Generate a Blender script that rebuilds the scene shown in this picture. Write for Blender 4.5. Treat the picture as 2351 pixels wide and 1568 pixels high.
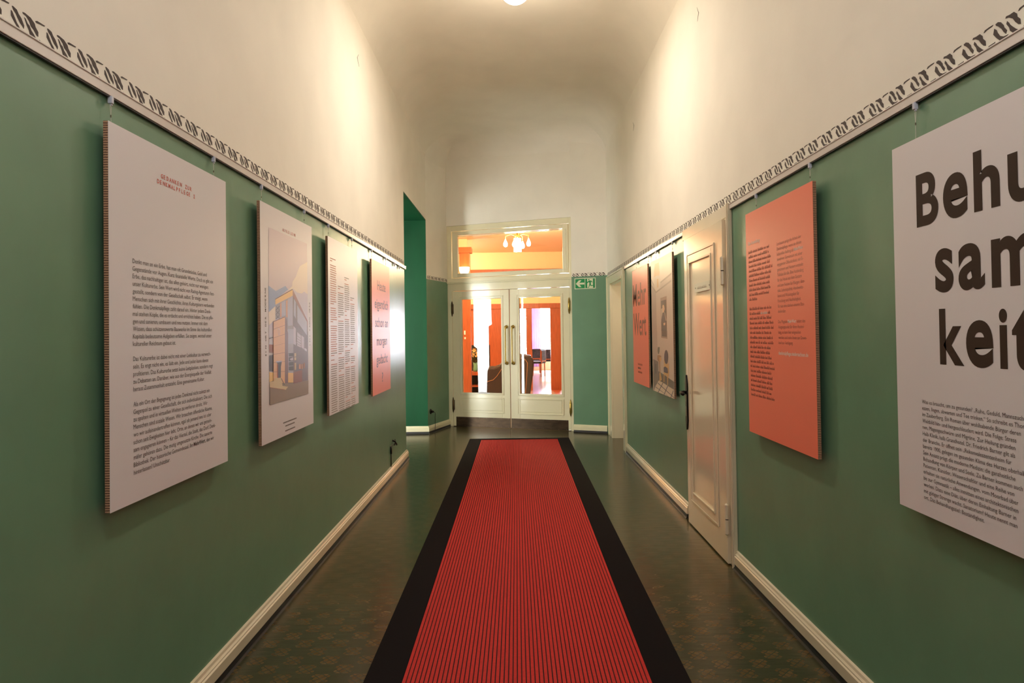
import bpy, bmesh, math, random
from mathutils import Vector, Matrix
random.seed(7)
for o in list(bpy.data.objects): bpy.data.objects.remove(o)
SC = bpy.context.scene
COL = SC.collection
R = math.radians
EMPTY_ROOM_BACK = -3.2

# ------------------------------------------------------------------ camera, world, light, exposure
def set_camera():
    yaw, pit, rol, H = -.0031, .0150, .0141, 1.439
    cy, sy, cp, sp, c, s = math.cos(yaw), math.sin(yaw), math.cos(pit), math.sin(pit), math.cos(rol), math.sin(rol)
    e1 = Vector((cy, -sy, 0)); e2 = Vector((sy*cp, cy*cp, sp)); e3 = Vector((-sy*sp, -cy*sp, cp))
    right = c*e1 - s*e3; up = c*e3 + s*e1
    cam = bpy.data.cameras.new('camera'); ob = bpy.data.objects.new('camera', cam); COL.objects.link(ob)
    m = Matrix((( right.x, up.x, -e2.x, 0), (right.y, up.y, -e2.y, 0), (right.z, up.z, -e2.z, H), (0, 0, 0, 1)))
    ob.matrix_world = m
    cam.sensor_width = 36; cam.lens = 36*1561.36/2351
    cam.shift_x = 0; cam.shift_y = (741.15-784)/2351
    cam.clip_start = .05; cam.clip_end = 200
    SC.camera = ob
set_camera()

world = bpy.data.worlds.new('world'); SC.world = world; world.use_nodes = True
bg = world.node_tree.nodes['Background']; bg.inputs[0].default_value = (.75, .85, 1, 1); bg.inputs[1].default_value = 1.0

SC.view_settings.view_transform = 'Standard'
try: SC.view_settings.look = 'None'
except Exception: pass
SC.view_settings.exposure = 0.88
SC.view_settings.gamma = 1
SC.view_settings.use_curve_mapping = False
SC.cycles.max_bounces = 8; SC.cycles.diffuse_bounces = 5; SC.cycles.glossy_bounces = 4
SC.cycles.transparent_max_bounces = 12
SC.cycles.caustics_reflective = False; SC.cycles.caustics_refractive = False
SC.cycles.sample_clamp_indirect = 4
try: SC.cycles.use_denoising = True
except Exception: pass

def light(name, kind, loc, power, color, size=None, size_y=None, to=None, radius=None, spread=None):
    l = bpy.data.lights.new(name, kind); l.energy = power; l.color = color
    o = bpy.data.objects.new(name, l); COL.objects.link(o); o.location = loc
    if kind == 'AREA':
        l.shape = 'RECTANGLE'; l.size = size; l.size_y = size_y or size
        if spread: l.spread = spread
    if radius is not None: l.shadow_soft_size = radius
    if to is not None:
        o.rotation_euler = (Vector(to)-Vector(loc)).to_track_quat('-Z', 'Y').to_euler()
    return o
WARM = (1, .89, .77); TUNG = (1, .74, .46); DAY = (.86, .95, 1)
# daylight and the second ceiling lamp of the corridor lie behind the camera
light('corridor_window_daylight', 'AREA', (0, -3.05, 2.6), 12, (1, .98, 1), 2.0, 2.4, to=(0, 4, 2.0))
light('second_corridor_lamp', 'POINT', (0, .3, 4.1), 27, (.98, .92, 1), radius=.14)
light('corridor_lamp_light', 'POINT', (.045, 5.4, 3.98), 5, WARM, radius=.13)
light('corridor_lamp_downlight', 'AREA', (.045, 5.4, 4.03), 20, WARM, .2, .2, to=(.045, 5.4, 0))
light('side_passage_fill', 'POINT', (-3.9, 9.3, 2.75), 30, (1, .97, .9), radius=.15)  # unseen fill light added to brighten the far end of the corridor
light('right_passage_fill', 'POINT', (2.1, 8.5, 2.0), 6, WARM, radius=.1)  # dim unseen light added inside the small room
# the lounge beyond the doors
light('lounge_chandelier_light', 'POINT', (.08, 12.5, 2.9), 150, TUNG, radius=.25)
light('lounge_fill', 'POINT', (-2.5, 15.5, 2.9), 170, TUNG, radius=.3)  # unseen fill light added to brighten the room and its ceiling

# ------------------------------------------------------------------ helpers
def lin(c):
    return tuple((x/255/12.92 if x/255 <= .04045 else ((x/255+.055)/1.055)**2.4) for x in c) + (1,)

def mat(name, rgb, rough=.5, metal=0, spec=.5, coat=0, noise=0, nscale=20, bump=0, bscale=60, emit=None, estr=0, sheen=0, stretch=None):
    m = bpy.data.materials.new(name); m.use_nodes = True
    nt = m.node_tree; b = nt.nodes['Principled BSDF']
    b.inputs['Base Color'].default_value = lin(rgb); b.inputs['Roughness'].default_value = rough
    b.inputs['Metallic'].default_value = metal; b.inputs['Specular IOR Level'].default_value = spec
    if coat: b.inputs['Coat Weight'].default_value = coat; b.inputs['Coat Roughness'].default_value = .08
    if sheen: b.inputs['Sheen Weight'].default_value = sheen
    if emit: b.inputs['Emission Color'].default_value = lin(emit); b.inputs['Emission Strength'].default_value = estr
    tc = None
    def coords():
        t = nt.nodes.new('ShaderNodeTexCoord'); mp = nt.nodes.new('ShaderNodeMapping')
        nt.links.new(t.outputs['Object'], mp.inputs[0])
        if stretch: mp.inputs['Scale'].default_value = stretch
        return mp.outputs[0]
    if noise or bump: tc = coords()
    if noise:
        n = nt.nodes.new('ShaderNodeTexNoise'); n.inputs['Scale'].default_value = nscale; n.inputs['Detail'].default_value = 4
        nt.links.new(tc, n.inputs['Vector'])
        r = nt.nodes.new('ShaderNodeValToRGB')
        a = tuple(max(0, x*(1-noise)) for x in lin(rgb)[:3]) + (1,); c = tuple(min(1, x*(1+noise)) for x in lin(rgb)[:3]) + (1,)
        r.color_ramp.elements[0].position = .3; r.color_ramp.elements[1].position = .7
        r.color_ramp.elements[0].color = a; r.color_ramp.elements[1].color = c
        nt.links.new(n.outputs['Fac'], r.inputs[0]); nt.links.new(r.outputs[0], b.inputs['Base Color'])
    if bump:
        n2 = nt.nodes.new('ShaderNodeTexNoise'); n2.inputs['Scale'].default_value = bscale; n2.inputs['Detail'].default_value = 3
        nt.links.new(tc, n2.inputs['Vector'])
        bp = nt.nodes.new('ShaderNodeBump'); bp.inputs['Strength'].default_value = bump; bp.inputs['Distance'].default_value = .01
        nt.links.new(n2.outputs['Fac'], bp.inputs['Height']); nt.links.new(bp.outputs[0], b.inputs['Normal'])
    return m

M = {}
M['plaster'] = mat('white plaster', (244, 239, 226), .75, noise=.03, nscale=2.5, bump=.12, bscale=14)
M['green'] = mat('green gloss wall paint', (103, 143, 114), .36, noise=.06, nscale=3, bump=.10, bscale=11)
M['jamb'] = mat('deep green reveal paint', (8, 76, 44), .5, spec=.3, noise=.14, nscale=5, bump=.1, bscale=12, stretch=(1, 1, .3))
M['cream'] = mat('cream gloss paint', (236, 229, 196), .2, noise=.02, nscale=3, bump=.04, bscale=8, coat=.3)
M['creamr'] = mat('warm cream gloss paint', (228, 214, 186), .15, noise=.03, nscale=3, bump=.05, bscale=7, coat=.4)
M['tan'] = mat('tan painted reveal', (200, 176, 146), .45, noise=.03, nscale=4)
M['black'] = mat('black skirting cove', (22, 22, 26), .4, noise=.2, nscale=30)
M['rail'] = mat('white enamel rail', (222, 214, 208), .3)
M['railedge'] = mat('dark rail groove', (50, 48, 52), .5)
M['frieze'] = mat('dark brown stencil paint', (64, 50, 46), .7)
M['carpetb'] = mat('charcoal carpet border', (24, 19, 19), .95, spec=.1, noise=.12, nscale=160)
M['carpetr'] = mat('red rib carpet', (188, 38, 30), .95, noise=.10, nscale=90)
M['carpetg'] = mat('dark rib groove', (62, 14, 14), .95)
M['brass'] = mat('worn brass', (196, 166, 92), .28, metal=1, noise=.15, nscale=60)
M['bronze'] = mat('dark bronze', (92, 74, 52), .35, metal=.9, noise=.2, nscale=80)
M['kick'] = mat('brown metal kick plate', (82, 66, 52), .3, metal=.75, noise=.3, nscale=8, bump=.05, bscale=20, stretch=(1, 1, 3))
M['iron'] = mat('black iron', (26, 20, 18), .35, metal=.6)
M['steel'] = mat('dull steel', (120, 116, 100), .35, metal=.8, noise=.2, nscale=80)
M['wire'] = mat('pale cord', (205, 205, 190), .3)
M['clip'] = mat('pale blue-white plastic clip', (196, 200, 214), .35)
M['board'] = mat('white printed board', (226, 221, 224), .42)
M['coral'] = mat('coral printed board', (248, 128, 102), .42)
M['ink'] = mat('dark brown ink', (76, 62, 54), .6)
M['inkg'] = mat('grey ink', (120, 110, 104), .6)
M['inkcoral'] = mat('grey ink on coral', (176, 102, 84), .55)
M['inkpurple'] = mat('slate ink on coral', (150, 98, 98), .55)
M['inkbig'] = mat('dark brown poster ink', (60, 44, 34), .7, spec=.2)
M['inkmehr'] = mat('brown grey ink on coral', (150, 98, 80), .55)
M['inkgl'] = mat('light grey print', (158, 148, 142), .6)
M['inkrl'] = mat('pale red print', (208, 152, 138), .6)
M['inkred'] = mat('red ink', (206, 92, 74), .6)
M['inkwhite'] = mat('white ink', (240, 214, 204), .6)
M['orange'] = mat('orange stained wood', (168, 84, 42), .35, noise=.16, nscale=6, stretch=(6, 6, .8))
M['orangec'] = mat('peach lounge ceiling', (236, 196, 160), .8)
M['lwall'] = mat('cream lounge wall', (244, 222, 176), .8)
M['lfloor'] = mat('pale lounge floor', (214, 206, 204), .12, noise=.05, nscale=2)
M['redrug'] = mat('rust floor tiles', (180, 90, 58), .5)
M['leather'] = mat('dark brown leather', (48, 34, 30), .45, noise=.1, nscale=20)
M['piping'] = mat('tan piping', (170, 120, 80), .5)
M['cloth'] = mat('white cloth', (240, 236, 228), .8)
M['curtain'] = mat('lilac curtain', (222, 180, 226), .8)
def sheer():
    m = bpy.data.materials.new('sheer lilac curtain'); m.use_nodes = True; nt = m.node_tree; nt.nodes.clear()
    out = nt.nodes.new('ShaderNodeOutputMaterial'); mx = nt.nodes.new('ShaderNodeMixShader'); tl = nt.nodes.new('ShaderNodeBsdfTranslucent'); df = nt.nodes.new('ShaderNodeBsdfDiffuse')
    tl.inputs[0].default_value = lin((226, 190, 236)); df.inputs[0].default_value = lin((226, 190, 236)); mx.inputs[0].default_value = .45
    nt.links.new(tl.outputs[0], mx.inputs[1]); nt.links.new(df.outputs[0], mx.inputs[2]); nt.links.new(mx.outputs[0], out.inputs[0]); return m
M['curtain'] = sheer()
M['flower'] = mat('peach petals', (236, 190, 120), .6)
M['leaf'] = mat('dark leaves', (52, 70, 36), .5)
M['chairfab'] = mat('dark patterned upholstery', (54, 50, 62), .8, noise=.7, nscale=14)
M['white'] = mat('white', (235, 235, 235), .5)
M['signgreen'] = mat('sign green', (0, 138, 74), .35)
M['signwhite'] = mat('sign white', (222, 226, 196), .35)
M['daywin'] = mat('daylit window glass', (255, 255, 255), .5, emit=(240, 242, 255), estr=34)
M['sidewin'] = mat('daylit side window glass', (255, 255, 255), .5, emit=(252, 255, 248), estr=15)
M['bulb'] = mat('lit bulb', (255, 255, 255), .5, emit=(255, 226, 170), estr=14)
M['globe'] = mat('lit opal globe', (255, 255, 255), .3, emit=(255, 232, 200), estr=16)
M['sconce'] = mat('lit sconce shade', (255, 255, 255), .5, emit=(255, 222, 160), estr=5)
M['dark'] = mat('dark niche', (34, 28, 26), .8)
M['plate'] = mat('clear acrylic plate', (222, 216, 192), .15, coat=.5)

# honeycomb cardboard edge of the display boards
def core_material():
    m = mat('brown honeycomb core', (150, 112, 86), .85)
    nt = m.node_tree; b = nt.nodes['Principled BSDF']
    t = nt.nodes.new('ShaderNodeTexCoord'); mp = nt.nodes.new('ShaderNodeMapping'); mp.inputs['Scale'].default_value = (1, 1, 1)
    w = nt.nodes.new('ShaderNodeTexWave'); w.wave_type = 'BANDS'; w.bands_direction = 'Z'; w.inputs['Scale'].default_value = 42; w.inputs['Distortion'].default_value = 1.4; w.inputs['Detail'].default_value = 2; w.inputs['Detail Scale'].default_value = 3
    r = nt.nodes.new('ShaderNodeValToRGB'); r.color_ramp.elements[0].color = lin((92, 62, 50)); r.color_ramp.elements[1].color = lin((184, 142, 110)); r.color_ramp.elements[0].position = .25; r.color_ramp.elements[1].position = .6
    nt.links.new(t.outputs['Object'], mp.inputs[0]); nt.links.new(mp.outputs[0], w.inputs['Vector']); nt.links.new(w.outputs['Fac'], r.inputs[0]); nt.links.new(r.outputs[0], b.inputs['Base Color'])
    return m
M['core'] = core_material()

# linoleum floor with a faint lattice of brown diamond motifs
def floor_material():
    m = bpy.data.materials.new('dark linoleum with diamond motifs'); m.use_nodes = True
    nt = m.node_tree; N = nt.nodes; Lk = nt.links; b = N['Principled BSDF']
    b.inputs['Roughness'].default_value = .22
    t = N.new('ShaderNodeTexCoord'); sp = N.new('ShaderNodeSeparateXYZ'); Lk.new(t.outputs['Object'], sp.inputs[0])
    def mth(op, a, bb=None, cc=None):
        n = N.new('ShaderNodeMath'); n.operation = op
        for i, v in enumerate((a, bb, cc)):
            if v is None: continue
            if isinstance(v, (int, float)): n.inputs[i].default_value = v
            else: Lk.new(v, n.inputs[i])
        return n.outputs[0]
    P = .163
    def motif(ox, oy):
        u = mth('SUBTRACT', mth('FRACT', mth('DIVIDE', mth('SUBTRACT', sp.outputs[0], ox), P)), .5)
        v = mth('SUBTRACT', mth('FRACT', mth('DIVIDE', mth('SUBTRACT', sp.outputs[1], oy), P)), .5)
        au = mth('ABSOLUTE', u); av = mth('ABSOLUTE', v)
        # hexagonal outline
        inside = mth('MULTIPLY', mth('LESS_THAN', av, .23), mth('LESS_THAN', mth('ADD', au, mth('MULTIPLY', mth('ABSOLUTE', mth('SUBTRACT', av, .12)), .8)), .25))
        # dark lattice lines that cross it
        d1 = mth('ABSOLUTE', mth('SUBTRACT', mth('FRACT', mth('ADD', mth('MULTIPLY', mth('ADD', u, v), 4.2), .5)), .5))
        d2 = mth('ABSOLUTE', mth('SUBTRACT', mth('FRACT', mth('ADD', mth('MULTIPLY', mth('SUBTRACT', u, v), 4.2), .5)), .5))
        ln = mth('GREATER_THAN', mth('MINIMUM', d1, d2), .085)
        return mth('MULTIPLY', inside, ln)
    mask = mth('MAXIMUM', motif(.7924-P/2, 3.037-P/2), motif(.7924, 3.037))
    nz = N.new('ShaderNodeTexNoise'); nz.inputs['Scale'].default_value = 3.0; nz.inputs['Detail'].default_value = 6; Lk.new(t.outputs['Object'], nz.inputs['Vector'])
    r = N.new('ShaderNodeValToRGB'); r.color_ramp.elements[0].color = lin((52, 54, 34)); r.color_ramp.elements[1].color = lin((64, 60, 36)); r.color_ramp.elements[0].position = .35; r.color_ramp.elements[1].position = .65
    Lk.new(nz.outputs['Fac'], r.inputs[0])
    nz2 = N.new('ShaderNodeTexNoise'); nz2.inputs['Scale'].default_value = 9; Lk.new(t.outputs['Object'], nz2.inputs['Vector'])
    fac = mth('MULTIPLY', mask, mth('MULTIPLY_ADD', nz2.outputs['Fac'], .6, .12))
    mx = N.new('ShaderNodeMix'); mx.data_type = 'RGBA'; Lk.new(fac, mx.inputs[0]); Lk.new(r.outputs[0], mx.inputs[6]); mx.inputs[7].default_value = lin((112, 80, 46))
    Lk.new(mx.outputs[2], b.inputs['Base Color'])
    mp = N.new('ShaderNodeMapping'); mp.inputs['Scale'].default_value = (5, 22, 1); Lk.new(t.outputs['Object'], mp.inputs[0])
    nb = N.new('ShaderNodeTexNoise'); nb.inputs['Scale'].default_value = 1.4; nb.inputs['Detail'].default_value = 2; Lk.new(mp.outputs[0], nb.inputs['Vector'])
    bp = N.new('ShaderNodeBump'); bp.inputs['Strength'].default_value = .12; bp.inputs['Distance'].default_value = .01; Lk.new(nb.outputs['Fac'], bp.inputs['Height']); Lk.new(bp.outputs[0], b.inputs['Normal'])
    return m
M['lino'] = floor_material()

def glass_material():
    m = bpy.data.materials.new('clear pane'); m.use_nodes = True; nt = m.node_tree; nt.nodes.clear()
    out = nt.nodes.new('ShaderNodeOutputMaterial'); mx = nt.nodes.new('ShaderNodeMixShader'); tr = nt.nodes.new('ShaderNodeBsdfTransparent'); gl = nt.nodes.new('ShaderNodeBsdfGlossy')
    gl.inputs['Roughness'].default_value = .01; fr = nt.nodes.new('ShaderNodeFresnel'); fr.inputs[0].default_value = 1.45; tr.inputs[0].default_value = (.97, .98, .97, 1)
    nt.links.new(fr.outputs[0], mx.inputs[0]); nt.links.new(tr.outputs[0], mx.inputs[1]); nt.links.new(gl.outputs[0], mx.inputs[2]); nt.links.new(mx.outputs[0], out.inputs[0])
    return m
M['glass'] = glass_material()

class Frame:
    """local frame on a wall: u to the viewer's right, z up, n towards the viewer"""
    def __init__(s, ox, oy, ux, uy, oz=0):
        d = math.hypot(ux, uy); s.o = Vector((ox, oy, oz)); s.u = Vector((ux/d, uy/d, 0)); s.n = Vector((uy/d, -ux/d, 0)); s.z = Vector((0, 0, 1))
    def p(s, u, z, n=0): return s.o + s.u*u + s.z*z + s.n*n
XL, XR = -1.265, 1.327
LF = Frame(XL, 0, 0, 1)          # u = y
RF = Frame(XR, 0, 0, -1)         # u = -y
DF = Frame(-1.03, 10.63, 1.87, -.70)
EF = Frame(.84, 9.83, .487, -.21)
OF = Frame(-1.265, 9.85, .235, .78)
assert LF.n.x > .9 and RF.n.x < -.9 and DF.n.y < 0

class MB:
    def __init__(s): s.v = []; s.f = []; s.m = []; s.mats = []
    def mi(s, m):
        if m not in s.mats: s.mats.append(m)
        return s.mats.index(m)
    def add(s, vs, fs, m):
        k = len(s.v); s.v += [Vector(v) for v in vs]; i = s.mi(m)
        for f in fs: s.f.append([k+a for a in f]); s.m.append(i)
        return s
    def box(s, x0, x1, y0, y1, z0, z1, m):
        return s.add([(x0,y0,z0),(x1,y0,z0),(x1,y1,z0),(x0,y1,z0),(x0,y0,z1),(x1,y0,z1),(x1,y1,z1),(x0,y1,z1)],
                     [(0,3,2,1),(4,5,6,7),(0,1,5,4),(1,2,6,5),(2,3,7,6),(3,0,4,7)], m)
    def fbox(s, F, u0, u1, z0, z1, n0, n1, m):
        P = F.p
        return s.add([P(u0,z0,n1),P(u1,z0,n1),P(u1,z0,n0),P(u0,z0,n0),P(u0,z1,n1),P(u1,z1,n1),P(u1,z1,n0),P(u0,z1,n0)],
                     [(0,3,2,1),(4,5,6,7),(0,1,5,4),(1,2,6,5),(2,3,7,6),(3,0,4,7)], m)
    def fpoly(s, F, pts, n0, n1, m):
        """prism over a polygon drawn on the frame"""
        a = sum(pts[i][0]*pts[(i+1) % len(pts)][1]-pts[(i+1) % len(pts)][0]*pts[i][1] for i in range(len(pts)))
        if a < 0: pts = pts[::-1]
        n = len(pts); vs = [F.p(u, z, n1) for u, z in pts] + [F.p(u, z, n0) for u, z in pts]
        return s.add(vs, [tuple(range(n)), tuple(range(2*n-1, n-1, -1))] + [(i, n+i, n+(i+1) % n, (i+1) % n) for i in range(n)], m)
    def fface(s, F, pts, n1, m):
        a = sum(pts[i][0]*pts[(i+1) % len(pts)][1]-pts[(i+1) % len(pts)][0]*pts[i][1] for i in range(len(pts)))
        if a < 0: pts = pts[::-1]
        return s.add([F.p(u, z, n1) for u, z in pts], [tuple(range(len(pts)))], m)
    def tube(s, pts, r, m, seg=8, caps=True):
        pts = [Vector(p) for p in pts]; rs = r if isinstance(r, (list, tuple)) else [r]*len(pts)
        vs = []; fs = []; prev = None
        for i, p in enumerate(pts):
            d = (pts[min(i+1, len(pts)-1)]-pts[max(i-1, 0)]).normalized()
            a = Vector((0, 0, 1)) if abs(d.z) < .9 else Vector((1, 0, 0))
            if prev is not None: a = prev
            x = (a - d*a.dot(d)).normalized(); y = d.cross(x); prev = x
            for k in range(seg):
                t = 2*math.pi*k/seg; vs.append(p + x*math.cos(t)*rs[i] + y*math.sin(t)*rs[i])
        for i in range(len(pts)-1):
            for k in range(seg):
                fs.append((i*seg+k, i*seg+(k+1) % seg, (i+1)*seg+(k+1) % seg, (i+1)*seg+k))
        if caps: fs.append(tuple(range(seg))[::-1]); fs.append(tuple(range((len(pts)-1)*seg, len(pts)*seg)))
        return s.add(vs, fs, m)
    def lathe(s, c, prof, m, seg=24, axis='z'):
        """profile of (radius, height) turned about a vertical (or given) axis through c"""
        vs = []; fs = []
        for r, h in prof:
            for k in range(seg):
                t = 2*math.pi*k/seg; a, b = r*math.cos(t), r*math.sin(t)
                vs.append(Vector(c) + (Vector((a, b, h)) if axis == 'z' else axis.n*h + axis.u*a + axis.z*b))
        n = len(prof)
        for i in range(n-1):
            for k in range(seg): fs.append((i*seg+k, i*seg+(k+1) % seg, (i+1)*seg+(k+1) % seg, (i+1)*seg+k))
        fs.append(tuple(range(seg))[::-1]); fs.append(tuple(range((n-1)*seg, n*seg)))
        return s.add(vs, fs, m)
    def sweep(s, path, prof, m, closed_prof=True):
        """profile (n outwards, z) swept along a floor path with mitred corners; outwards is to the right of travel"""
        P = [Vector((p[0], p[1], 0)) for p in path]; ring = []
        for i, p in enumerate(P):
            a = (P[i]-P[i-1]).normalized() if i else (P[1]-P[0]).normalized()
            b = (P[i+1]-P[i]).normalized() if i < len(P)-1 else a
            na = Vector((a.y, -a.x, 0)); nb = Vector((b.y, -b.x, 0)); mn = (na+nb).normalized(); k = 1/max(.3, mn.dot(na))
            ring.append([p + mn*k*n + Vector((0, 0, z)) for n, z in prof])
        vs = [v for r in ring for v in r]; n = len(prof); fs = []
        for i in range(len(P)-1):
            for k in range(n if closed_prof else n-1):
                fs.append((i*n+k, i*n+(k+1) % n, (i+1)*n+(k+1) % n, (i+1)*n+k))
        fs.append(tuple(range(n))[::-1]); fs.append(tuple(range((len(P)-1)*n, len(P)*n)))
        return s.add(vs, fs, m)

def setp(o, label=None, cat=None, group=None, kind=None):
    if label: o['label'] = label
    if cat: o['category'] = cat
    if group: o['group'] = group
    if kind: o['kind'] = kind
    return o

ROOT = {}
def build(name, mb, parent=None, label=None, cat=None, group=None, kind=None, bevel=0, smooth=False, loc=None):
    me = bpy.data.meshes.new(name)
    base = parent.get('_w') if False else None
    off = Vector(ROOT[parent.name]) if parent else (Vector(loc) if loc is not None else Vector((0, 0, 0)))
    me.from_pydata([tuple(v-off) for v in mb.v], [], mb.f)
    for m in mb.mats: me.materials.append(M[m])
    me.polygons.foreach_set('material_index', mb.m)
    if smooth: me.polygons.foreach_set('use_smooth', [True]*len(mb.f))
    me.update()
    bm = bmesh.new(); bm.from_mesh(me); bmesh.ops.recalc_face_normals(bm, faces=bm.faces) if smooth or bevel else None
    bm.to_mesh(me); bm.free()
    o = bpy.data.objects.new(name, me); COL.objects.link(o)
    if parent: o.parent = parent
    else: o.location = off
    ROOT[o.name] = tuple(off)
    if bevel:
        b = o.modifiers.new('bevel', 'BEVEL'); b.width = bevel; b.segments = 2; b.limit_method = 'ANGLE'; b.angle_limit = R(40)
    setp(o, label, cat, group, kind)
    return o

def thing(name, loc, label=None, cat=None, group=None, kind=None):
    o = bpy.data.objects.new(name, None); COL.objects.link(o); o.location = loc; o.empty_display_size = .1
    ROOT[o.name] = tuple(loc)
    return setp(o, label, cat, group, kind)

def copy_thing(root, loc, label=None, group=None):
    r = root.copy(); COL.objects.link(r); r.location = loc
    if label: r['label'] = label
    if group: r['group'] = group
    for ch in [c for c in bpy.data.objects if c.parent == root]:
        c = ch.copy(); COL.objects.link(c); c.parent = r
        for g in [g for g in bpy.data.objects if g.parent == ch]:
            d = g.copy(); COL.objects.link(d); d.parent = c
    return r

_glyph = {}
def glyphs(text, bold=0.0, res=2):
    """text outline as (verts2d, faces, width) at size 1 from the built-in font"""
    key = (text, bold, res)
    if key in _glyph: return _glyph[key]
    cu = bpy.data.curves.new('t', 'FONT'); cu.body = text; cu.size = 1; cu.resolution_u = res; cu.offset = bold; cu.fill_mode = 'FRONT'
    ob = bpy.data.objects.new('t', cu); me = bpy.data.meshes.new_from_object(ob)
    vs = [(v.co.x, v.co.y) for v in me.vertices]; fs = [tuple(p.vertices) for p in me.polygons]
    bpy.data.objects.remove(ob); bpy.data.curves.remove(cu); bpy.data.meshes.remove(me)
    if vs:
        x0 = min(v[0] for v in vs); w = max(v[0] for v in vs)-x0
        vs = [(x-x0, y) for x, y in vs]
    else: w = 0
    _glyph[key] = (vs, fs, w); return _glyph[key]

def put_text(mb, F, text, u, z, size, m, n, width=None, xs=1.0, bold=0.0, align='l', up=False, res=2):
    vs, fs, w = glyphs(text, bold, res)
    if not vs: return
    k = (width/w if width else size*xs)
    if align == 'c': u = u - (w*k/2 if not up else 0); z = z - (w*k/2 if up else 0)
    P = [F.p(u+x*k, z+y*size, n) if not up else F.p(u-y*size, z+x*k, n) for x, y in vs]
    a = 0
    for f in fs[:5]:
        for i in range(len(f)): x0, y0 = vs[f[i]]; x1, y1 = vs[f[(i+1) % len(f)]]; a += x0*y1-x1*y0
    mb.add(P, fs if a > 0 else [f[::-1] for f in fs], m)

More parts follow.
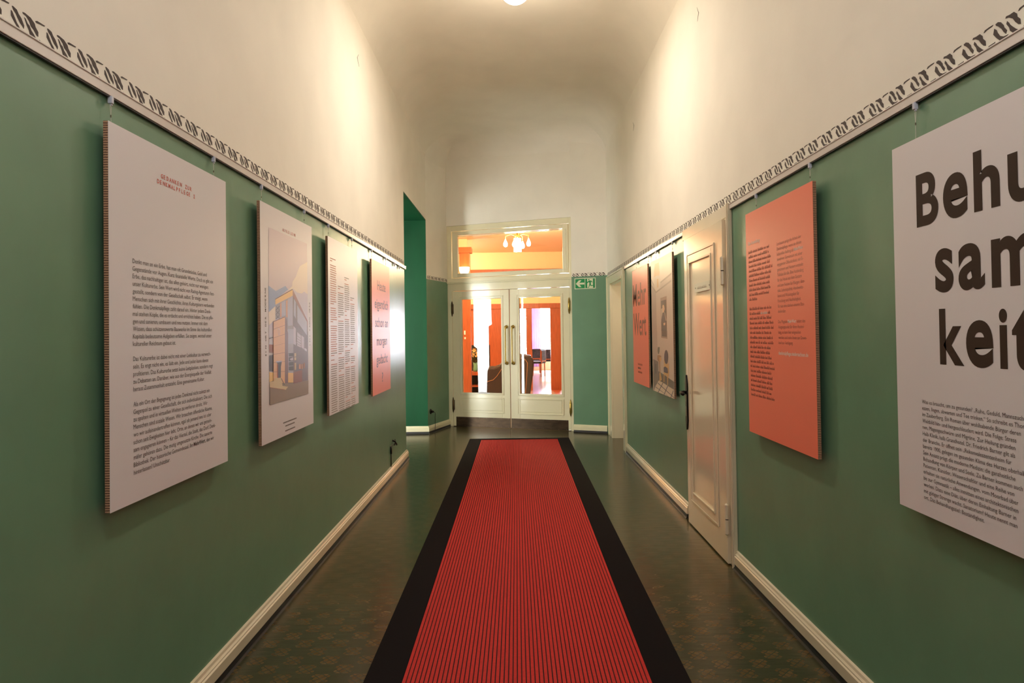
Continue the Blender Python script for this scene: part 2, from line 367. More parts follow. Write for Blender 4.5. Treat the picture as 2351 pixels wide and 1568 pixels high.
PHOTO_FACTORY=[('sky',[(0.112,1.075),(0.744,1.075),(0.744,0.664),(0.104,0.649)]),('skylow',[(0.104,0.693),(0.744,0.824),(0.744,0.486),(0.104,0.501)]),('blue',[(0.104,0.782),(0.206,0.761),(0.356,0.798),(0.399,0.781),(0.2,0.715),(0.201,0.683),(0.146,0.666),(0.127,0.652),(0.104,0.651)]),('cloud',[(0.392,0.776),(0.466,0.804),(0.474,0.829),(0.529,0.86),(0.553,0.885),(0.602,0.927),(0.744,0.967),(0.744,0.776),(0.68,0.786),(0.63,0.773),(0.55,0.774),(0.488,0.791)]),('cloud',[(0.104,0.649),(0.152,0.666),(0.199,0.683),(0.197,0.606),(0.165,0.605),(0.104,0.583)]),('bgwall',[(0.104,0.527),(0.162,0.535),(0.16,0.479),(0.104,0.481)]),('dark',[(0.104,0.521),(0.161,0.526),(0.161,0.521),(0.104,0.514)]),('brown',[(0.104,0.488),(0.165,0.486),(0.164,0.446),(0.104,0.448)]),('dark',[(0.104,0.433),(0.163,0.435),(0.161,0.35),(0.104,0.354)]),('wall2',[(0.104,0.35),(0.161,0.345),(0.16,0.303),(0.104,0.3)]),('glassd',[(0.201,0.688),(0.267,0.704),(0.354,0.724),(0.472,0.748),(0.467,0.559),(0.386,0.559),(0.338,0.635),(0.199,0.615)]),('glass',[(0.39,0.727),(0.472,0.747),(0.467,0.588),(0.393,0.583),(0.387,0.629)]),('glass',[(0.291,0.705),(0.354,0.72),(0.352,0.64),(0.289,0.632)]),('band',[(0.2,0.717),(0.473,0.786),(0.472,0.752),(0.199,0.691)]),('roof',[(0.197,0.72),(0.473,0.79),(0.473,0.785),(0.197,0.716)]),('wallr',[(0.271,0.7),(0.288,0.705),(0.286,0.629),(0.269,0.627)]),('wallr',[(0.365,0.718),(0.384,0.723),(0.382,0.629),(0.362,0.631)]),('dark',[(0.201,0.683),(0.207,0.683),(0.263,0.666),(0.256,0.665)]),('dark',[(0.2,0.663),(0.207,0.662),(0.264,0.686),(0.257,0.687)]),('dark',[(0.2,0.66),(0.207,0.661),(0.263,0.643),(0.256,0.642)]),('dark',[(0.2,0.64),(0.206,0.639),(0.263,0.663),(0.256,0.664)]),('dark',[(0.2,0.638),(0.206,0.638),(0.262,0.62),(0.255,0.619)]),('dark',[(0.199,0.617),(0.206,0.616),(0.262,0.64),(0.256,0.64)]),('facade',[(0.475,0.786),(0.74,0.615),(0.739,0.478),(0.467,0.485)]),('facade',[(0.476,0.557),(0.744,0.555),(0.739,0.266),(0.468,0.265)]),('roofr',[(0.475,0.787),(0.74,0.616),(0.739,0.586),(0.587,0.687),(0.474,0.751)]),('glass',[(0.548,0.704),(0.726,0.612),(0.723,0.531),(0.549,0.608)]),('glass',[(0.491,0.736),(0.525,0.718),(0.522,0.626),(0.488,0.645)]),('darkband',[(0.473,0.642),(0.737,0.52),(0.736,0.489),(0.471,0.591)]),('pane',[(0.479,0.584),(0.52,0.57),(0.518,0.476),(0.476,0.485)]),('pane',[(0.543,0.551),(0.61,0.531),(0.608,0.462),(0.541,0.473)]),('pane',[(0.623,0.532),(0.668,0.519),(0.666,0.463),(0.621,0.471)]),('pane',[(0.541,0.535),(0.608,0.521),(0.607,0.463),(0.539,0.478)]),('pane',[(0.617,0.531),(0.665,0.514),(0.663,0.449),(0.615,0.464)]),('pane',[(0.672,0.459),(0.717,0.45),(0.716,0.436),(0.672,0.446)]),('facade',[(0.541,0.53),(0.608,0.515),(0.608,0.513),(0.541,0.528)]),('facade',[(0.54,0.515),(0.608,0.5),(0.608,0.498),(0.54,0.513)]),('facade',[(0.54,0.5),(0.607,0.486),(0.607,0.483),(0.54,0.498)]),('facade',[(0.54,0.487),(0.607,0.472),(0.607,0.47),(0.54,0.485)]),('pane',[(0.487,0.504),(0.523,0.495),(0.523,0.484),(0.487,0.491)]),('glass',[(0.386,0.567),(0.477,0.567),(0.474,0.485),(0.384,0.487)]),('glass2',[(0.384,0.487),(0.474,0.487),(0.473,0.435),(0.383,0.436)]),('dark',[(0.383,0.436),(0.473,0.435),(0.47,0.338),(0.38,0.343)]),('pane',[(0.386,0.417),(0.472,0.416),(0.472,0.414),(0.386,0.414)]),('pane',[(0.385,0.391),(0.472,0.39),(0.471,0.388),(0.385,0.388)]),('pane',[(0.385,0.367),(0.471,0.365),(0.471,0.363),(0.385,0.364)]),('pane',[(0.413,0.405),(0.468,0.411),(0.468,0.394),(0.424,0.395)]),('pane',[(0.387,0.435),(0.397,0.434),(0.394,0.343),(0.384,0.343)]),('glass2',[(0.38,0.341),(0.47,0.339),(0.47,0.329),(0.38,0.332)]),('creamw',[(0.489,0.433),(0.519,0.433),(0.519,0.414),(0.488,0.412)]),('creamw',[(0.488,0.41),(0.518,0.41),(0.518,0.393),(0.488,0.394)]),('creamw',[(0.491,0.379),(0.518,0.379),(0.516,0.34),(0.49,0.339)]),('orange',[(0.566,0.369),(0.6,0.368),(0.599,0.34),(0.565,0.342)]),('orange',[(0.612,0.366),(0.634,0.367),(0.633,0.338),(0.612,0.339)]),('orange',[(0.656,0.369),(0.67,0.374),(0.669,0.341),(0.655,0.342)]),('brown',[(0.47,0.329),(0.624,0.333),(0.622,0.267),(0.468,0.267)]),('tower2',[(0.336,0.575),(0.378,0.557),(0.386,0.542),(0.378,0.275),(0.328,0.276)]),('tower2',[(0.338,0.634),(0.369,0.617),(0.384,0.495),(0.334,0.496)]),('wall1',[(0.165,0.604),(0.338,0.633),(0.335,0.496),(0.162,0.5)]),('wall1',[(0.165,0.568),(0.337,0.567),(0.328,0.277),(0.158,0.301)]),('roof',[(0.162,0.604),(0.338,0.634),(0.339,0.63),(0.165,0.601)]),('joint',[(0.166,0.566),(0.337,0.588),(0.337,0.586),(0.166,0.564)]),('joint',[(0.165,0.522),(0.335,0.54),(0.335,0.538),(0.164,0.52)]),('joint',[(0.165,0.48),(0.334,0.491),(0.334,0.49),(0.164,0.479)]),('joint',[(0.163,0.438),(0.332,0.442),(0.332,0.44),(0.163,0.436)]),('joint',[(0.162,0.396),(0.2,0.396),(0.2,0.394),(0.162,0.394)]),('joint',[(0.281,0.395),(0.331,0.395),(0.331,0.393),(0.281,0.394)]),('joint',[(0.161,0.349),(0.209,0.347),(0.209,0.345),(0.161,0.347)]),('joint',[(0.269,0.345),(0.33,0.342),(0.33,0.34),(0.269,0.343)]),('pane',[(0.256,0.56),(0.251,0.567),(0.244,0.569),(0.236,0.567),(0.231,0.56),(0.229,0.552),(0.231,0.543),(0.236,0.537),(0.243,0.534),(0.25,0.537),(0.256,0.543),(0.258,0.552)]),('wall1',[(0.252,0.559),(0.249,0.564),(0.244,0.566),(0.239,0.564),(0.235,0.559),(0.233,0.552),(0.235,0.545),(0.238,0.539),(0.243,0.537),(0.248,0.539),(0.252,0.545),(0.253,0.552)]),('wall2',[(0.38,0.331),(0.466,0.325),(0.464,0.272),(0.378,0.278)]),('dark',[(0.2,0.395),(0.281,0.394),(0.268,0.37),(0.265,0.311),(0.224,0.314),(0.225,0.383)]),('rust',[(0.21,0.388),(0.225,0.382),(0.224,0.314),(0.21,0.315)]),('pane',[(0.197,0.401),(0.281,0.4),(0.281,0.394),(0.197,0.394)]),('ground',[(0.104,0.301),(0.158,0.302),(0.328,0.277),(0.378,0.276),(0.468,0.265),(0.739,0.266),(0.736,0.188),(0.733,0.188),(0.104,0.188)]),('path',[(0.104,0.3),(0.177,0.301),(0.289,0.267),(0.378,0.256),(0.34,0.243),(0.224,0.256),(0.104,0.275)]),('path',[(0.177,0.316),(0.268,0.312),(0.289,0.267),(0.149,0.279)]),('dark',[(0.268,0.31),(0.277,0.307),(0.282,0.301),(0.272,0.302)]),('dark',[(0.278,0.303),(0.287,0.3),(0.292,0.294),(0.28,0.295)]),('dark',[(0.288,0.296),(0.297,0.292),(0.302,0.287),(0.289,0.287)]),('dark',[(0.298,0.288),(0.307,0.285),(0.312,0.28),(0.297,0.279)]),('dark',[(0.308,0.281),(0.317,0.278),(0.323,0.272),(0.306,0.272)]),('joint',[(0.104,0.275),(0.325,0.246),(0.31,0.244),(0.104,0.273)])]
PHOTO_ROOM=[('ceil',[(0.001,1.157),(0.816,1.157),(0.813,1.017),(0.4,0.973),(0.208,0.923),(0.001,1.032)]),('mold',[(0.4,0.979),(0.814,1.023),(0.812,1.005),(0.399,0.965)]),('mold',[(0.207,0.904),(0.81,0.967),(0.808,0.95),(0.205,0.891)]),('mold',[(0.001,1.036),(0.129,0.971),(0.129,0.961),(0.001,1.025)]),('mold',[(0.001,0.984),(0.207,0.906),(0.205,0.891),(0.001,0.97)]),('gold',[(0.176,1.156),(0.351,1.155),(0.374,1.062),(0.356,1.026),(0.216,1.021),(0.139,1.04),(0.144,1.095)]),('crystal',[(0.139,1.04),(0.218,1.046),(0.372,1.037),(0.399,0.965),(0.386,0.924),(0.298,0.917),(0.217,0.908),(0.148,0.94)]),('gold',[(0.256,1.013),(0.316,1.013),(0.31,0.938),(0.26,0.937)]),('leftwall',[(0.001,0.97),(0.205,0.891),(0.218,0.55),(0.001,0.551)]),('leftwall',[(0.001,0.555),(0.228,0.554),(0.23,0.329),(0.224,0.253),(0.041,0.293)]),('frame',[(0.389,0.837),(0.629,0.843),(0.618,0.549),(0.398,0.549)]),('frame',[(0.398,0.551),(0.629,0.55),(0.631,0.483),(0.394,0.491)]),('pdark',[(0.412,0.811),(0.609,0.814),(0.606,0.549),(0.41,0.549)]),('pdark',[(0.423,0.551),(0.611,0.55),(0.614,0.499),(0.425,0.504)]),('skin',[(0.459,0.764),(0.488,0.777),(0.533,0.765),(0.549,0.737),(0.515,0.706),(0.464,0.711)]),('sleeve',[(0.414,0.742),(0.467,0.748),(0.483,0.711),(0.419,0.618),(0.405,0.639)]),('dress',[(0.464,0.707),(0.537,0.705),(0.604,0.635),(0.611,0.549),(0.41,0.549),(0.412,0.647)]),('skin',[(0.494,0.617),(0.567,0.62),(0.556,0.6),(0.501,0.597)]),('sleeve',[(0.538,0.709),(0.555,0.704),(0.608,0.639),(0.586,0.632)]),('wains',[(0.03,0.292),(0.255,0.276),(0.257,0.103),(0.136,0.056),(0.093,0.04),(0.05,0.001),(0.035,0.001)]),('dark',[(0.132,0.253),(0.173,0.251),(0.166,0.165),(0.124,0.163)]),('skirt',[(0.259,0.192),(0.495,0.173),(0.84,0.138),(0.84,0.074),(0.614,0.089),(0.434,0.103),(0.252,0.111)]),('floor',[(0.252,0.107),(0.434,0.101),(0.614,0.087),(0.84,0.072),(0.84,0.001),(0.032,0.001),(0.056,0.001),(0.114,0.041)]),('dark',[(0.21,0.081),(0.84,0.006),(0.84,0.012),(0.229,0.087)]),('dark',[(0.103,0.039),(0.629,0.001),(0.648,0.001),(0.126,0.044)]),('dark',[(0.422,0.101),(0.217,0.001),(0.243,0.001),(0.446,0.101)]),('dark',[(0.602,0.087),(0.457,0.001),(0.482,0.001),(0.626,0.087)]),('dark',[(0.804,0.066),(0.713,0.001),(0.736,0.001),(0.827,0.067)]),('vase',[(0.246,0.406),(0.329,0.408),(0.318,0.37),(0.297,0.348),(0.251,0.343),(0.233,0.372)]),('console',[(0.22,0.329),(0.28,0.337),(0.381,0.334),(0.394,0.302),(0.334,0.279),(0.256,0.28),(0.217,0.295)]),('gold',[(0.308,0.315),(0.386,0.322),(0.389,0.298),(0.33,0.28),(0.306,0.29)]),('console',[(0.285,0.279),(0.334,0.279),(0.336,0.179),(0.297,0.177)]),('gold',[(0.297,0.177),(0.346,0.18),(0.394,0.123),(0.311,0.107),(0.291,0.106)]),('gold',[(0.487,0.306),(0.515,0.311),(0.539,0.272),(0.628,0.272),(0.672,0.281),(0.664,0.175),(0.629,0.165),(0.478,0.186)]),('dark',[(0.65,0.332),(0.641,0.306),(0.619,0.284),(0.588,0.271),(0.555,0.27),(0.525,0.28),(0.506,0.3),(0.5,0.326),(0.51,0.353),(0.533,0.375),(0.564,0.387),(0.597,0.388),(0.626,0.377),(0.645,0.357)]),('dark',[(0.473,0.236),(0.537,0.247),(0.625,0.236),(0.64,0.201),(0.613,0.192),(0.475,0.196)]),('gold',[(0.471,0.195),(0.639,0.187),(0.638,0.167),(0.47,0.181)]),('gold',[(0.474,0.183),(0.503,0.183),(0.49,0.112),(0.468,0.112)]),('gold',[(0.606,0.171),(0.638,0.171),(0.628,0.094),(0.604,0.094)])]

# ------------------------------------------------------------------ the setting: floor, ceiling, walls
DFP = lambda u, n=0: tuple(DF.p(u, 0, n))[:2]
def line_y(x, n): # y of the door wall line (offset n) at x
    a, b = DF.p(0, 0, n), DF.p(1, 0, n); t = (x-a.x)/(b.x-a.x); return a.y+(b.y-a.y)*t
mb = MB(); pts = [(-4.6, -3.2), (3.4, -3.2), (3.4, line_y(3.4, -.03)), (-4.6, line_y(-4.6, -.03))]
mb.add([(x, y, 0) for x, y in pts]+[(x, y, -.1) for x, y in pts], [(0,1,2,3), (7,6,5,4), (0,4,5,1), (1,5,6,2), (2,6,7,3), (3,7,4,0)], 'lino')
build('floor', mb, kind='structure')
mb = MB(); pts = [(-6.2, line_y(-6.2, -.03)), (6.2, line_y(6.2, -.03)), (6.2, 26.2), (-6.2, 26.2)]
mb.add([(x, y, 0) for x, y in pts]+[(x, y, -.1) for x, y in pts], [(0,1,2,3), (7,6,5,4), (0,4,5,1), (1,5,6,2), (2,6,7,3), (3,7,4,0)], 'lfloor')
build('floor_lounge', mb, kind='structure')

ZC = 4.38; RC = .46; GZ = 2.240; GR = 2.212
def cove(mb, y0, y1):
    prof = []
    for k in range(9):
        t = math.pi/2*k/8; prof.append((XL-.02+RC-RC*math.cos(t), ZC-RC+RC*math.sin(t)))
    for k in range(9):
        t = math.pi/2*k/8; prof.append((XR+.02-RC+RC*math.sin(t), ZC-RC+RC*math.cos(t)))
    prof += [(XR+.4, ZC-RC), (XR+.4, ZC+.15), (XL-.4, ZC+.15), (XL-.4, ZC-RC)]
    n = len(prof); vs = [(x, y0, z) for x, z in prof]+[(x, y1, z) for x, z in prof]
    fs = [(i, (i+1) % n, n+(i+1) % n, n+i) for i in range(n)]
    return mb.add(vs, fs, 'plaster')
mb = cove(MB(), -3.2, 10.9)
ce = build('ceiling', mb, kind='structure', smooth=False)
rc = .38; cp = [(0, ZC+.02), (0, ZC-rc)]+[(rc-rc*math.cos(math.pi/2*k/8), ZC-rc+rc*math.sin(math.pi/2*k/8)) for k in range(1, 9)]+[(rc, ZC+.02)]
mb2 = MB().sweep([(-1.265, 9.0), (-1.265, 9.85), (-1.03, 10.63), (.84, 9.90), (1.327, 9.62), (1.327, 9.0)][1:5], cp, 'plaster')
q_ = build('cornice_cove', mb2, ce, label='rounded plaster cove above the double door')
for p in q_.data.polygons: p.use_smooth = True
q_.data.set_sharp_from_angle(angle=R(35))
o = bpy.data.objects['ceiling']
for p in o.data.polygons: p.use_smooth = True
o.data.set_sharp_from_angle(angle=R(35)) if hasattr(o.data, 'set_sharp_from_angle') else None

def wallbox(mb, F, u0, u1, z0, z1, t=.2, split=GZ, low='green'):
    if z0 < split < z1:
        mb.fbox(F, u0, u1, z0, split, -t, 0, low); mb.fbox(F, u0, u1, split, z1, -t, 0, 'plaster')
    else: mb.fbox(F, u0, u1, z0, z1, -t, 0, low if z1 <= split else 'plaster')
    return mb
mb = MB(); wallbox(mb, LF, -3.2, 7.87, 0, 4.4); mb.fbox(LF, 7.87, 9.85, 3.105, 4.4, -.35, 0, 'plaster')
wl = build('wall_left', mb, kind='structure')
# deep green soffit under the opening's head
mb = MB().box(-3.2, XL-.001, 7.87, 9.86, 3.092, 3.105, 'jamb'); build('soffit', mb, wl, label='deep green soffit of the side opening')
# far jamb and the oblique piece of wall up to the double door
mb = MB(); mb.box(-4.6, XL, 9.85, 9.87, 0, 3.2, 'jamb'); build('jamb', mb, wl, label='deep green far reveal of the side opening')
mb = MB(); wallbox(mb, OF, 0, .83, 0, 4.4, t=.06); mb.box(-4.6, XL-.01, 9.87, 9.95, 0, 4.4, 'plaster')
build('wall_left_far', mb, kind='structure')

mb = MB(); wallbox(mb, RF, -8.25, 3.2, 0, 4.4, t=.15, split=GR); wallbox(mb, RF, -9.64, -9.21, 0, 4.4, t=.15, split=GR); mb.fbox(RF, -9.21, -8.25, 2.09, GR, -.15, 0, 'green'); mb.fbox(RF, -9.21, -8.25, GR, 4.4, -.15, 0, 'plaster')
build('wall_right', mb, kind='structure')
mb = MB(); wallbox(mb, EF, 0, .56, 0, 4.4, t=.08); build('wall_back_right', mb, kind='structure')
mb = MB(); mb.fbox(DF, -.05, 2.03, 3.12, 4.4, -.25, .035, 'plaster'); mb.fbox(DF, -6, -.002, 0, 4.4, -.28, -.08, 'lwall'); mb.fbox(DF, 2.035, 7.2, 0, 4.4, -.28, -.1, 'lwall')
build('wall_back', mb, kind='structure')
mb = MB().box(-1.7, 1.7, -3.4, -3.2, 0, 4.4, 'plaster'); build('wall_front', mb, kind='structure')
# side passage on the left
mb = MB(); mb.box(-4.6, -3.66, 7.67, 7.80, 0, 3.1, 'plaster').box(-1.74, XL-.2, 7.67, 7.80, .0, 3.1, 'plaster').box(-3.66, -1.74, 7.67, 7.80, 2.5, 3.1, 'plaster'); mb.box(-4.8, -4.6, 7.6, 9.95, 0, 3.2, 'plaster'); mb.box(-4.7, XL-.3, 7.6, 9.95, 3.105, 3.25, 'plaster')
build('wall_side_passage', mb, kind='structure')
w = build('window_1', MB().box(-3.6, -1.885, 7.74, 7.76, .03, 2.45, 'sidewin'), kind='structure')
build('window_frame', MB().box(-3.67, -3.6, 7.76, 7.82, .0, 2.52, 'cream').box(-1.89, -1.73, 7.76, 7.82, .0, 2.52, 'cream').box(-3.6, -1.80, 7.76, 7.82, 2.45, 2.52, 'cream').box(-3.6, -1.8, 7.76, 7.82, 0, .03, 'cream'), w, bevel=.004)
PFr = Frame(0, 7.85, -1, 0)     # the side passage window seen from inside the passage: u = -x
def mask_drape(name, left, right, lab):
    mb = MB(); rows = []
    for (xa, z), (xb, z2) in zip(left, right): rows.append([(xa+(xb-xa)*k/12, 7.85+.025*math.sin(k*1.7), z+(z2-z)*k/12) for k in range(13)])
    vs = [v for r in rows for v in r]; n = len(vs); fs = []
    for i in range(len(rows)-1):
        for k in range(12): a = i*13+k; fs += [(a, a+1, a+14, a+13), (n+a+13, n+a+14, n+a+1, n+a)]
    edge = list(range(13))+[i*13+12 for i in range(1, len(rows))]+[(len(rows)-1)*13+k for k in range(11, -1, -1)]+[i*13 for i in range(len(rows)-2, 0, -1)]
    for i, a in enumerate(edge): b2 = edge[(i+1) % len(edge)]; fs.append((a, a+n, b2+n, b2))
    mb.add(vs+[(x, y-.008, z) for x, y, z in vs], fs, 'mask_drape')
    build(name, mb, w, smooth=True, label=lab)
M['mask_drape'] = mat('heavy brown curtain cloth', (96, 80, 66), .9)  # curtains added out of view; their gap shapes the bright reflection in the door glass
mask_drape('curtain', [(-3.75, 2.55), (-3.75, 1.77), (-3.75, 1.25), (-3.75, 1.13), (-3.75, .02)], [(-3.23, 2.55), (-3.35, 1.77), (-3.35, 1.25), (-3.12, 1.13), (-3.09, .02)], 'added unseen curtain, edge cut to shape the window reflection')
mask_drape('curtain', [(-2.74, 2.55), (-2.71, 1.62), (-2.80, 1.59), (-2.80, .75), (-2.85, .68), (-2.89, .02)], [(-1.90, 2.55), (-1.90, 1.62), (-1.90, 1.59), (-1.91, .75), (-1.91, .68), (-1.92, .02)], 'added unseen curtain on the other side, edge cut to shape the reflection')
# small room behind the right doorway
mb = MB(); mb.box(XR+.03, 3.2, 9.22, 9.4, .033, 2.7, 'tan'); mb.box(XR+.15, 3.2, 8.05, 8.2, 0, 2.7, 'tan'); mb.box(3.0, 3.2, 8.2, 9.3, 0, 2.7, 'tan'); mb.box(XR+.1, 3.2, 8.1, 9.4, 2.6, 2.7, 'tan')
mb.box(XR+.04, 3.2, 9.21, 9.24, 0, .036, 'black')
build('wall_right_passage', mb, kind='structure')

# skirting: cream moulded boards over a black cove
BP = [(0, .033), (.024, .033), (.024, .078), (.018, .083), (.020, .090), (.013, .097), (.010, .108), (0, .112)]
CP = [(0, 0), (.034, 0), (.027, .008), (.023, .02), (.021, .034), (0, .034)]
def baseboard(name, path, m='cream'):
    b = build(name, MB().sweep(path, BP, m), kind='structure')
    build('cove_strip', MB().sweep(path, CP, 'black'), b, label='black cove strip under the skirting')
baseboard('baseboard_left', [(XL, -3.2), (XL, 7.875), (XL-.15, 7.875)][::1], 'creamr')
baseboard('baseboard_left_far', [(-3.0, 9.85), (XL, 9.85), (-1.03, 10.63)], 'cream')
baseboard('baseboard_right', [(XR, 4.12), (XR, -3.2)], 'creamr')
baseboard('baseboard_right_middle', [(XR, 8.08), (XR, 5.235)], 'creamr')
baseboard('baseboard_back', [tuple(EF.p(.005, 0))[:2], tuple(EF.p(.50, 0))[:2]], 'cream')

# stencilled frieze: flat paint on the walls
STROKES_L=[[(0.0,0.0386),(0.0041,0.0372),(0.0124,0.0258),(0.0202,0.0152),(0.0265,0.0103),(0.0312,0.0036),(0.0425,0.0006),(0.0571,0.0023),(0.0522,-0.0013),(0.0408,-0.0033),(0.028,-0.001),(0.017,0.0084),(0.0077,0.0173),(-0.0,0.0247)],[(0.0032,0.0507),(0.0079,0.0518),(0.0204,0.0487),(0.0267,0.0407),(0.0362,0.034),(0.041,0.0273),(0.0465,0.0187),(0.0451,0.0105),(0.0393,0.0157),(0.0313,0.0199),(0.0234,0.0285),(0.0172,0.0365),(0.0078,0.0432)],[(0.0466,0.0411),(0.0508,0.0403),(0.0589,0.0306),(0.0655,0.0279),(0.0721,0.0184),(0.0821,0.0115),(0.0922,0.0022),(0.0854,-0.001),(0.0753,0.0009),(0.067,0.0053),(0.0638,0.0139),(0.0556,0.0248)],[(0.0412,0.0514),(0.0493,0.0528),(0.0706,0.05),(0.0857,0.0409),(0.089,0.0333),(0.0992,0.0241),(0.0991,0.0117),(0.0929,0.0126),(0.0822,0.0226),(0.0722,0.0273),(0.0656,0.0379),(0.0541,0.0461),(0.0427,0.0477)],[(0.0874,0.0494),(0.0942,0.0528),(0.1062,0.053),(0.1254,0.0532),(0.1219,0.0501),(0.1062,0.0485),(0.0908,0.046)],[(0.1018,0.006),(0.1059,0.0043),(0.1233,0.0033),(0.1392,0.0033),(0.1339,0.0002),(0.1163,-0.0006),(0.1024,0.0007)]]
STROKES_R=[[(0.0044,0.0399),(0.0127,0.0329),(0.0163,0.0243),(0.0254,0.011),(0.0385,0.0041),(0.0498,0.0029),(0.0565,0.0027),(0.0458,-0.0016),(0.0249,-0.0014),(0.0119,0.0114),(-0.0001,0.0257)],[(0.0075,0.0508),(0.0173,0.0525),(0.0268,0.048),(0.0378,0.0351),(0.0394,0.0285),(0.0495,0.0161),(0.0455,0.0081),(0.0371,0.0174),(0.0299,0.0286),(0.0169,0.0415),(0.0101,0.0457)],[(0.053,0.0391),(0.0602,0.031),(0.0636,0.0248),(0.0725,0.0154),(0.0831,0.0053),(0.093,-0.0013),(0.0719,0.0003),(0.063,0.0085),(0.0597,0.0193),(0.0501,0.0326)],[(0.0447,0.048),(0.0479,0.0527),(0.0609,0.0509),(0.0757,0.0515),(0.0862,0.0417),(0.0877,0.0329),(0.0975,0.0231),(0.0987,0.009),(0.0906,0.0122),(0.0801,0.023),(0.0714,0.0359),(0.057,0.0454)],[(-0.0394,0.0471),(-0.0343,0.0526),(-0.0181,0.0537),(-0.0014,0.0532),(-0.0043,0.0506),(-0.0263,0.0495),(-0.0365,0.0468)],[(0.1087,-0.0005),(0.1116,0.0016),(0.1326,0.002),(0.1368,0.0026),(0.1342,-0.0009),(0.115,-0.0014)]]
PER = .1310
def frieze(F, strokes, phase, u0, u1, z0, name, k_=1.0):
    rnd = random.Random(5); mb = MB(); k = math.floor((u0-phase)/PER)-1
    while phase+k*PER < u1:
        for s in strokes:
            dx, dz = rnd.uniform(-.0015, .0015), rnd.uniform(-.001, .001)
            pts = [(phase+k*PER+x+dx, z0+y*k_+dz) for x, y in s]
            if min(p[0] for p in pts) >= u0 and max(p[0] for p in pts) <= u1:
                mb.fpoly(F, pts, .0, .0010, 'frieze')
        k += 1
    return build(name, mb, kind='structure')
frieze(LF, STROKES_L, 1.840, -3.1, 7.86, 2.238, 'trim_1')
frieze(RF, STROKES_R, -2.120, -9.60, 3.1, 2.213, 'trim_2')
frieze(EF, STROKES_R, .012, 0.0, .53, 2.236, 'trim_3', .92)
frieze(OF, STROKES_L, .03, .0, .80, 2.242, 'trim_4')

# picture rails
def rail(name, F, u0, u1, z0, z1):
    mb = MB(); mb.fpoly(Frame(0, 0, 1, 0), [(0, 0), (1, 0), (1, 1)], 0, 0, 'rail') if False else None
    mb.fbox(F, u0, u1, z0+.004, z1, 0, .016, 'rail'); mb.fbox(F, u0, u1, z1-.005, z1, .016, .019, 'rail')
    r = build(name, mb, kind='structure', bevel=.0015)
    build('rail_groove', MB().fbox(F, u0+.002, u1-.002, z0, z0+.006, .002, .013, 'railedge'), r, label='dark groove under the rail')
rail('trim_5', LF, -3.2, 7.90, 2.193, 2.232)
rail('trim_6', RF, -4.105, 3.2, 2.166, 2.203)
rail('trim_7', RF, -8.07, -5.245, 2.172, 2.21)

# ------------------------------------------------------------------ double door with transom
def ring(mb, F, u0, u1, z0, z1, w, n0, n1, m, w2=None):
    """rectangular moulding: outer edge low, inner edge raised (bevelled ring)"""
    w2 = w2 or w
    mb.fbox(F, u0, u0+w, z0, z1, n0, n1, m); mb.fbox(F, u1-w, u1, z0, z1, n0, n1, m)
    mb.fbox(F, u0+w, u1-w, z0, z0+w2, n0, n1, m); mb.fbox(F, u0+w, u1-w, z1-w2, z1, n0, n1, m)
    return mb
d1 = thing('door_1', tuple(DF.p(1.0, 0)), kind='structure')
mb = MB(); mb.fbox(DF, -.005, .072, 0, 3.12, -.09, .01, 'cream'); mb.fbox(DF, 1.971, 2.035, 0, 3.12, -.09, .01, 'cream')
mb.fbox(DF, .072, 1.971, 2.104, 2.215, -.09, .012, 'cream'); mb.fbox(DF, -.01, 2.02, 2.215, 2.232, -.05, .03, 'cream'); mb.fbox(DF, -.01, 2.02, 2.232, 2.250, -.05, .038, 'cream')
mb.fbox(DF, -.0, 2.01, 2.250, 2.286, -.09, .020, 'cream'); mb.fbox(DF, .072, 1.971, 2.286, 2.305, -.09, .013, 'cream')
mb.fbox(DF, .072, 1.971, 3.035, 3.12, -.09, .01, 'cream')
build('door_frame', mb, d1, bevel=.003)
mb = MB(); ring(mb, DF, .086, 1.962, 2.31, 3.03, .086, -.05, .004, 'cream', .062); ring(mb, DF, .165, 1.93, 2.365, 2.96, .010, -.03, .009, 'cream')
ts = build('transom_sash', mb, d1, bevel=.003)
build('transom_pane', MB().fbox(DF, .165, 1.93, 2.365, 2.962, -.026, -.021, 'glass'), ts)
build('threshold', MB().fbox(DF, .08, 1.965, 0, .007, -.10, .02, 'bronze'), d1, label='worn metal threshold')
